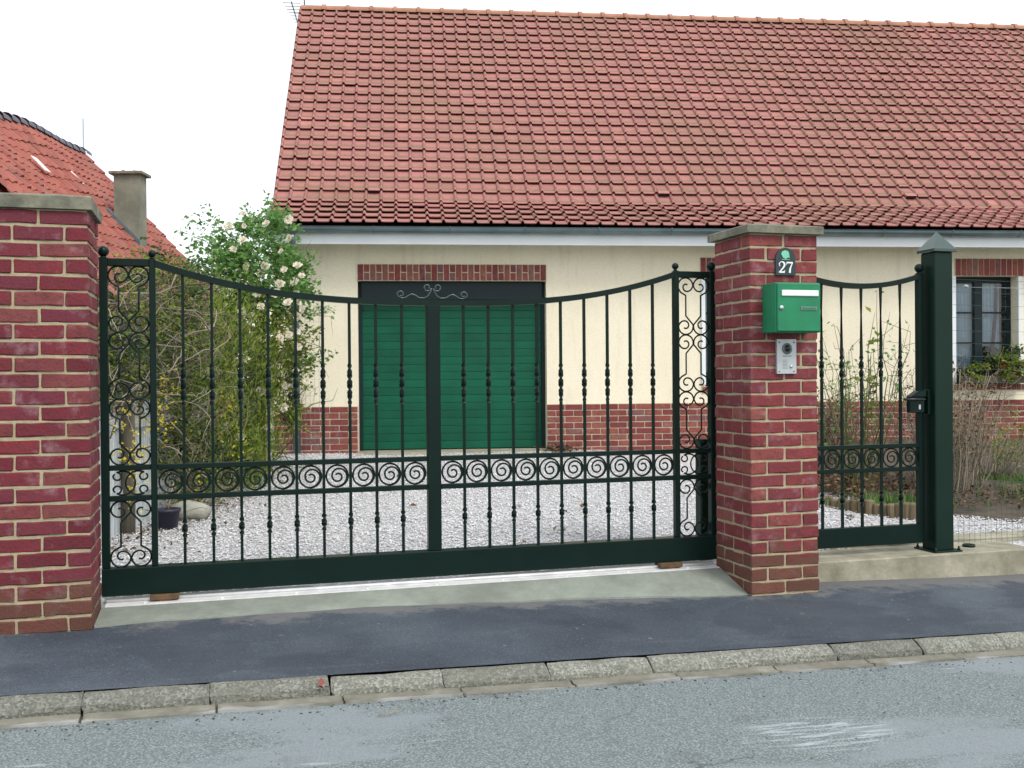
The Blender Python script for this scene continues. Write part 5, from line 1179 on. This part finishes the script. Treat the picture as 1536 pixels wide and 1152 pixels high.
def bare_shrub(name, loc, label, n, h, spread, r0, mat, leaves=0, lmat=None, lsize=0.04, base=0.1, wig=0.12, twigs=3, cat='shrub'):
    root = empty(name, loc, 0, label, cat); mb = MB(); LP = []
    for _ in range(n):
        a = random.uniform(0, 2*PI); b = random.uniform(0, base); sp = random.uniform(0.1, 1)*spread; p = Vector((b*math.cos(a), b*math.sin(a), -0.03)); hh = h*random.uniform(.55, 1.0)
        d = Vector((sp*math.cos(a), sp*math.sin(a), hh)) / 8; pts = [p.copy()]
        for i in range(8):
            p = p + d + Vector((random.gauss(0, wig), random.gauss(0, wig), 0))*hh/8; pts.append(p.copy())
            if i > 1 and random.random() < 0.16*twigs:
                tl = hh*random.uniform(.08, .25); td = Vector((random.gauss(0, 1), random.gauss(0, 1), random.uniform(0.2, 1.4))).normalized(); q = p + td*tl*0.5 + Vector((random.gauss(0, .02),)*3); e = p + td*tl
                mb.tube([p, q, e], [r0*.45, r0*.35, r0*.15], 3, False); LP += [e, q] if leaves else []
            if leaves and i > 2: LP.append(p.copy())
        r = r0*random.uniform(.6, 1.3); mb.tube(pts, [r*(1-.7*i/8) for i in range(9)], 4, False)
    mb.build('stems', mat, root)
    if leaves and LP:
        idx = rng.integers(0, len(LP), leaves); PP = np.array([tuple(LP[i]) for i in idx]) + rng.normal(size=(leaves, 3))*0.03
        V, F = leaves_arrays(PP, lsize, 0.3); tag(np_mesh('leaves', V, F, lmat, root), kind='stuff')
    return root
def bz(x, y): return zyard_xy(x, y) + 0.06
bare_shrub('bare_rose_bush', (3.25, 9.75, bz(3.25, 9.75)), 'sparse thorny shrub behind the bars of the pedestrian gate', 38, 1.55, 0.62, 0.007, M['green_twig'], 330, M['leaf'], 0.045, 0.18, 0.16, 3)
bare_shrub('dry_shrub', (3.05, 10.6, bz(3.05, 10.6)), 'brown dry shrub behind the sparse thorny shrub', 75, 1.0, 0.6, 0.007, M['twig'], 700, M['dry_leaf'], 0.05, 0.25, 0.12, 3)
bare_shrub('tall_shoot_plant', (3.62, 10.3, bz(3.62, 10.3)), 'single tall leafy shoot rising above the pedestrian gate', 3, 2.15, 0.10, 0.008, M['green_twig'], 46, M['hedge_leaf'], 0.085, 0.04, 0.06, 2, 'plant')
bare_shrub('bushy_dry_shrub', (3.98, 9.55, bz(3.98, 9.55)), 'dense straw coloured leafless shrub right of the green post', 125, 1.15, 0.42, 0.006, M['twig'], 1300, M['dry_leaf'], 0.035, 0.30, 0.10, 4)
bare_shrub('reddish_shrub', (4.75, 10.4, bz(4.75, 10.4)), 'low brown shrub at the right edge below the window', 60, 0.75, 0.55, 0.006, M['twig'], 600, M['hedge_leaf'], 0.04, 0.3, 0.12, 3)
# green weeds and grass in the bed
def grass_patch(name, n, cx, cy, rx, ry, h, label):
    P = np.stack([rng.normal(cx, rx, n), rng.normal(cy, ry, n), np.zeros(n)], 1); P[:, 2] = [bz(x, y)-0.02 for x, y in P[:, :2]]
    a = rng.uniform(0, 2*PI, n); L = h*rng.uniform(.5, 1.3, n); w = np.stack([-np.sin(a), np.cos(a), 0*a], 1)*0.006; d = np.stack([np.cos(a)*.5, np.sin(a)*.5, np.ones(n)], 1)*L[:, None]
    V = np.stack([P-w, P+w, P+d], 1).reshape(-1, 3); F = np.arange(3*n).reshape(-1, 3); tag(np_mesh(name, V, F, M['grass']), label, 'grass', kind='stuff')
grass_patch('grass', 3600, 4.95, 9.65, 0.30, 0.35, 0.11, 'bright green grass growing on the bed at the right edge')
grass_patch('weeds', 350, 3.25, 8.85, 0.30, 0.15, 0.10, 'small green weeds along the log edging')
P = np.stack([rng.normal(2.95, .3, 900), rng.normal(9.7, .4, 900), np.zeros(900)], 1); P[:, 2] = [bz(x, y)+abs(random.gauss(0, .06)) for x, y in P[:, :2]]
leaf_litter('dead_leaves', P, 0.045, M['dry_leaf'], 'dead brown leaves heaped on the bed behind the pedestrian gate')
P = np.stack([rng.uniform(3.4, 5.6, 2600), rng.uniform(8.6, 11.0, 2600), np.zeros(2600)], 1); P[:, 2] = [bz(x, y)+abs(random.gauss(0, .03)) for x, y in P[:, :2]]
leaf_litter('bed_litter', P, 0.04, M['dry_leaf'], 'brown leaf litter on the soil bed right of the green post')
wbx = empty('window_box', H(6.42, -0.16, 1.175), HYAW, 'overgrown window box with small orange flowers on the brick sill', 'window box')
mb = MB(); mb.box(-0.44, 0.46, -0.09, 0.11, 0, 0.10, 0.006); mb.build('trough', M['old_post'], wbx)
bl = [(-0.30, -.05, 0.14, .18, .16, .16), (0.0, -.06, 0.17, .22, .17, .19), (0.22, -.06, 0.24, .22, .17, .25), (0.40, -.05, 0.14, .14, .14, .16)]
V, F = leaves_arrays(in_ellipsoids(bl, 1500), 0.045, 0.3); tag(np_mesh('leaves', V, F, M['hedge_leaf'], wbx), kind='stuff')
V, F = leaves_arrays(in_ellipsoids(bl, 900), 0.045, 0.3); tag(np_mesh('dark_leaves', V, F, M['dark_leaf'], wbx), kind='stuff')
P = np.repeat(in_ellipsoids([(0.22, -.10, 0.26, .18, .06, .16)], 16), 7, 0) + rng.normal(size=(112, 3))*0.012; V, F = leaves_arrays(P, 0.032, 0.4, 0, 0.9); tag(np_mesh('blossoms', V, F, M['orange'], wbx), kind='stuff')
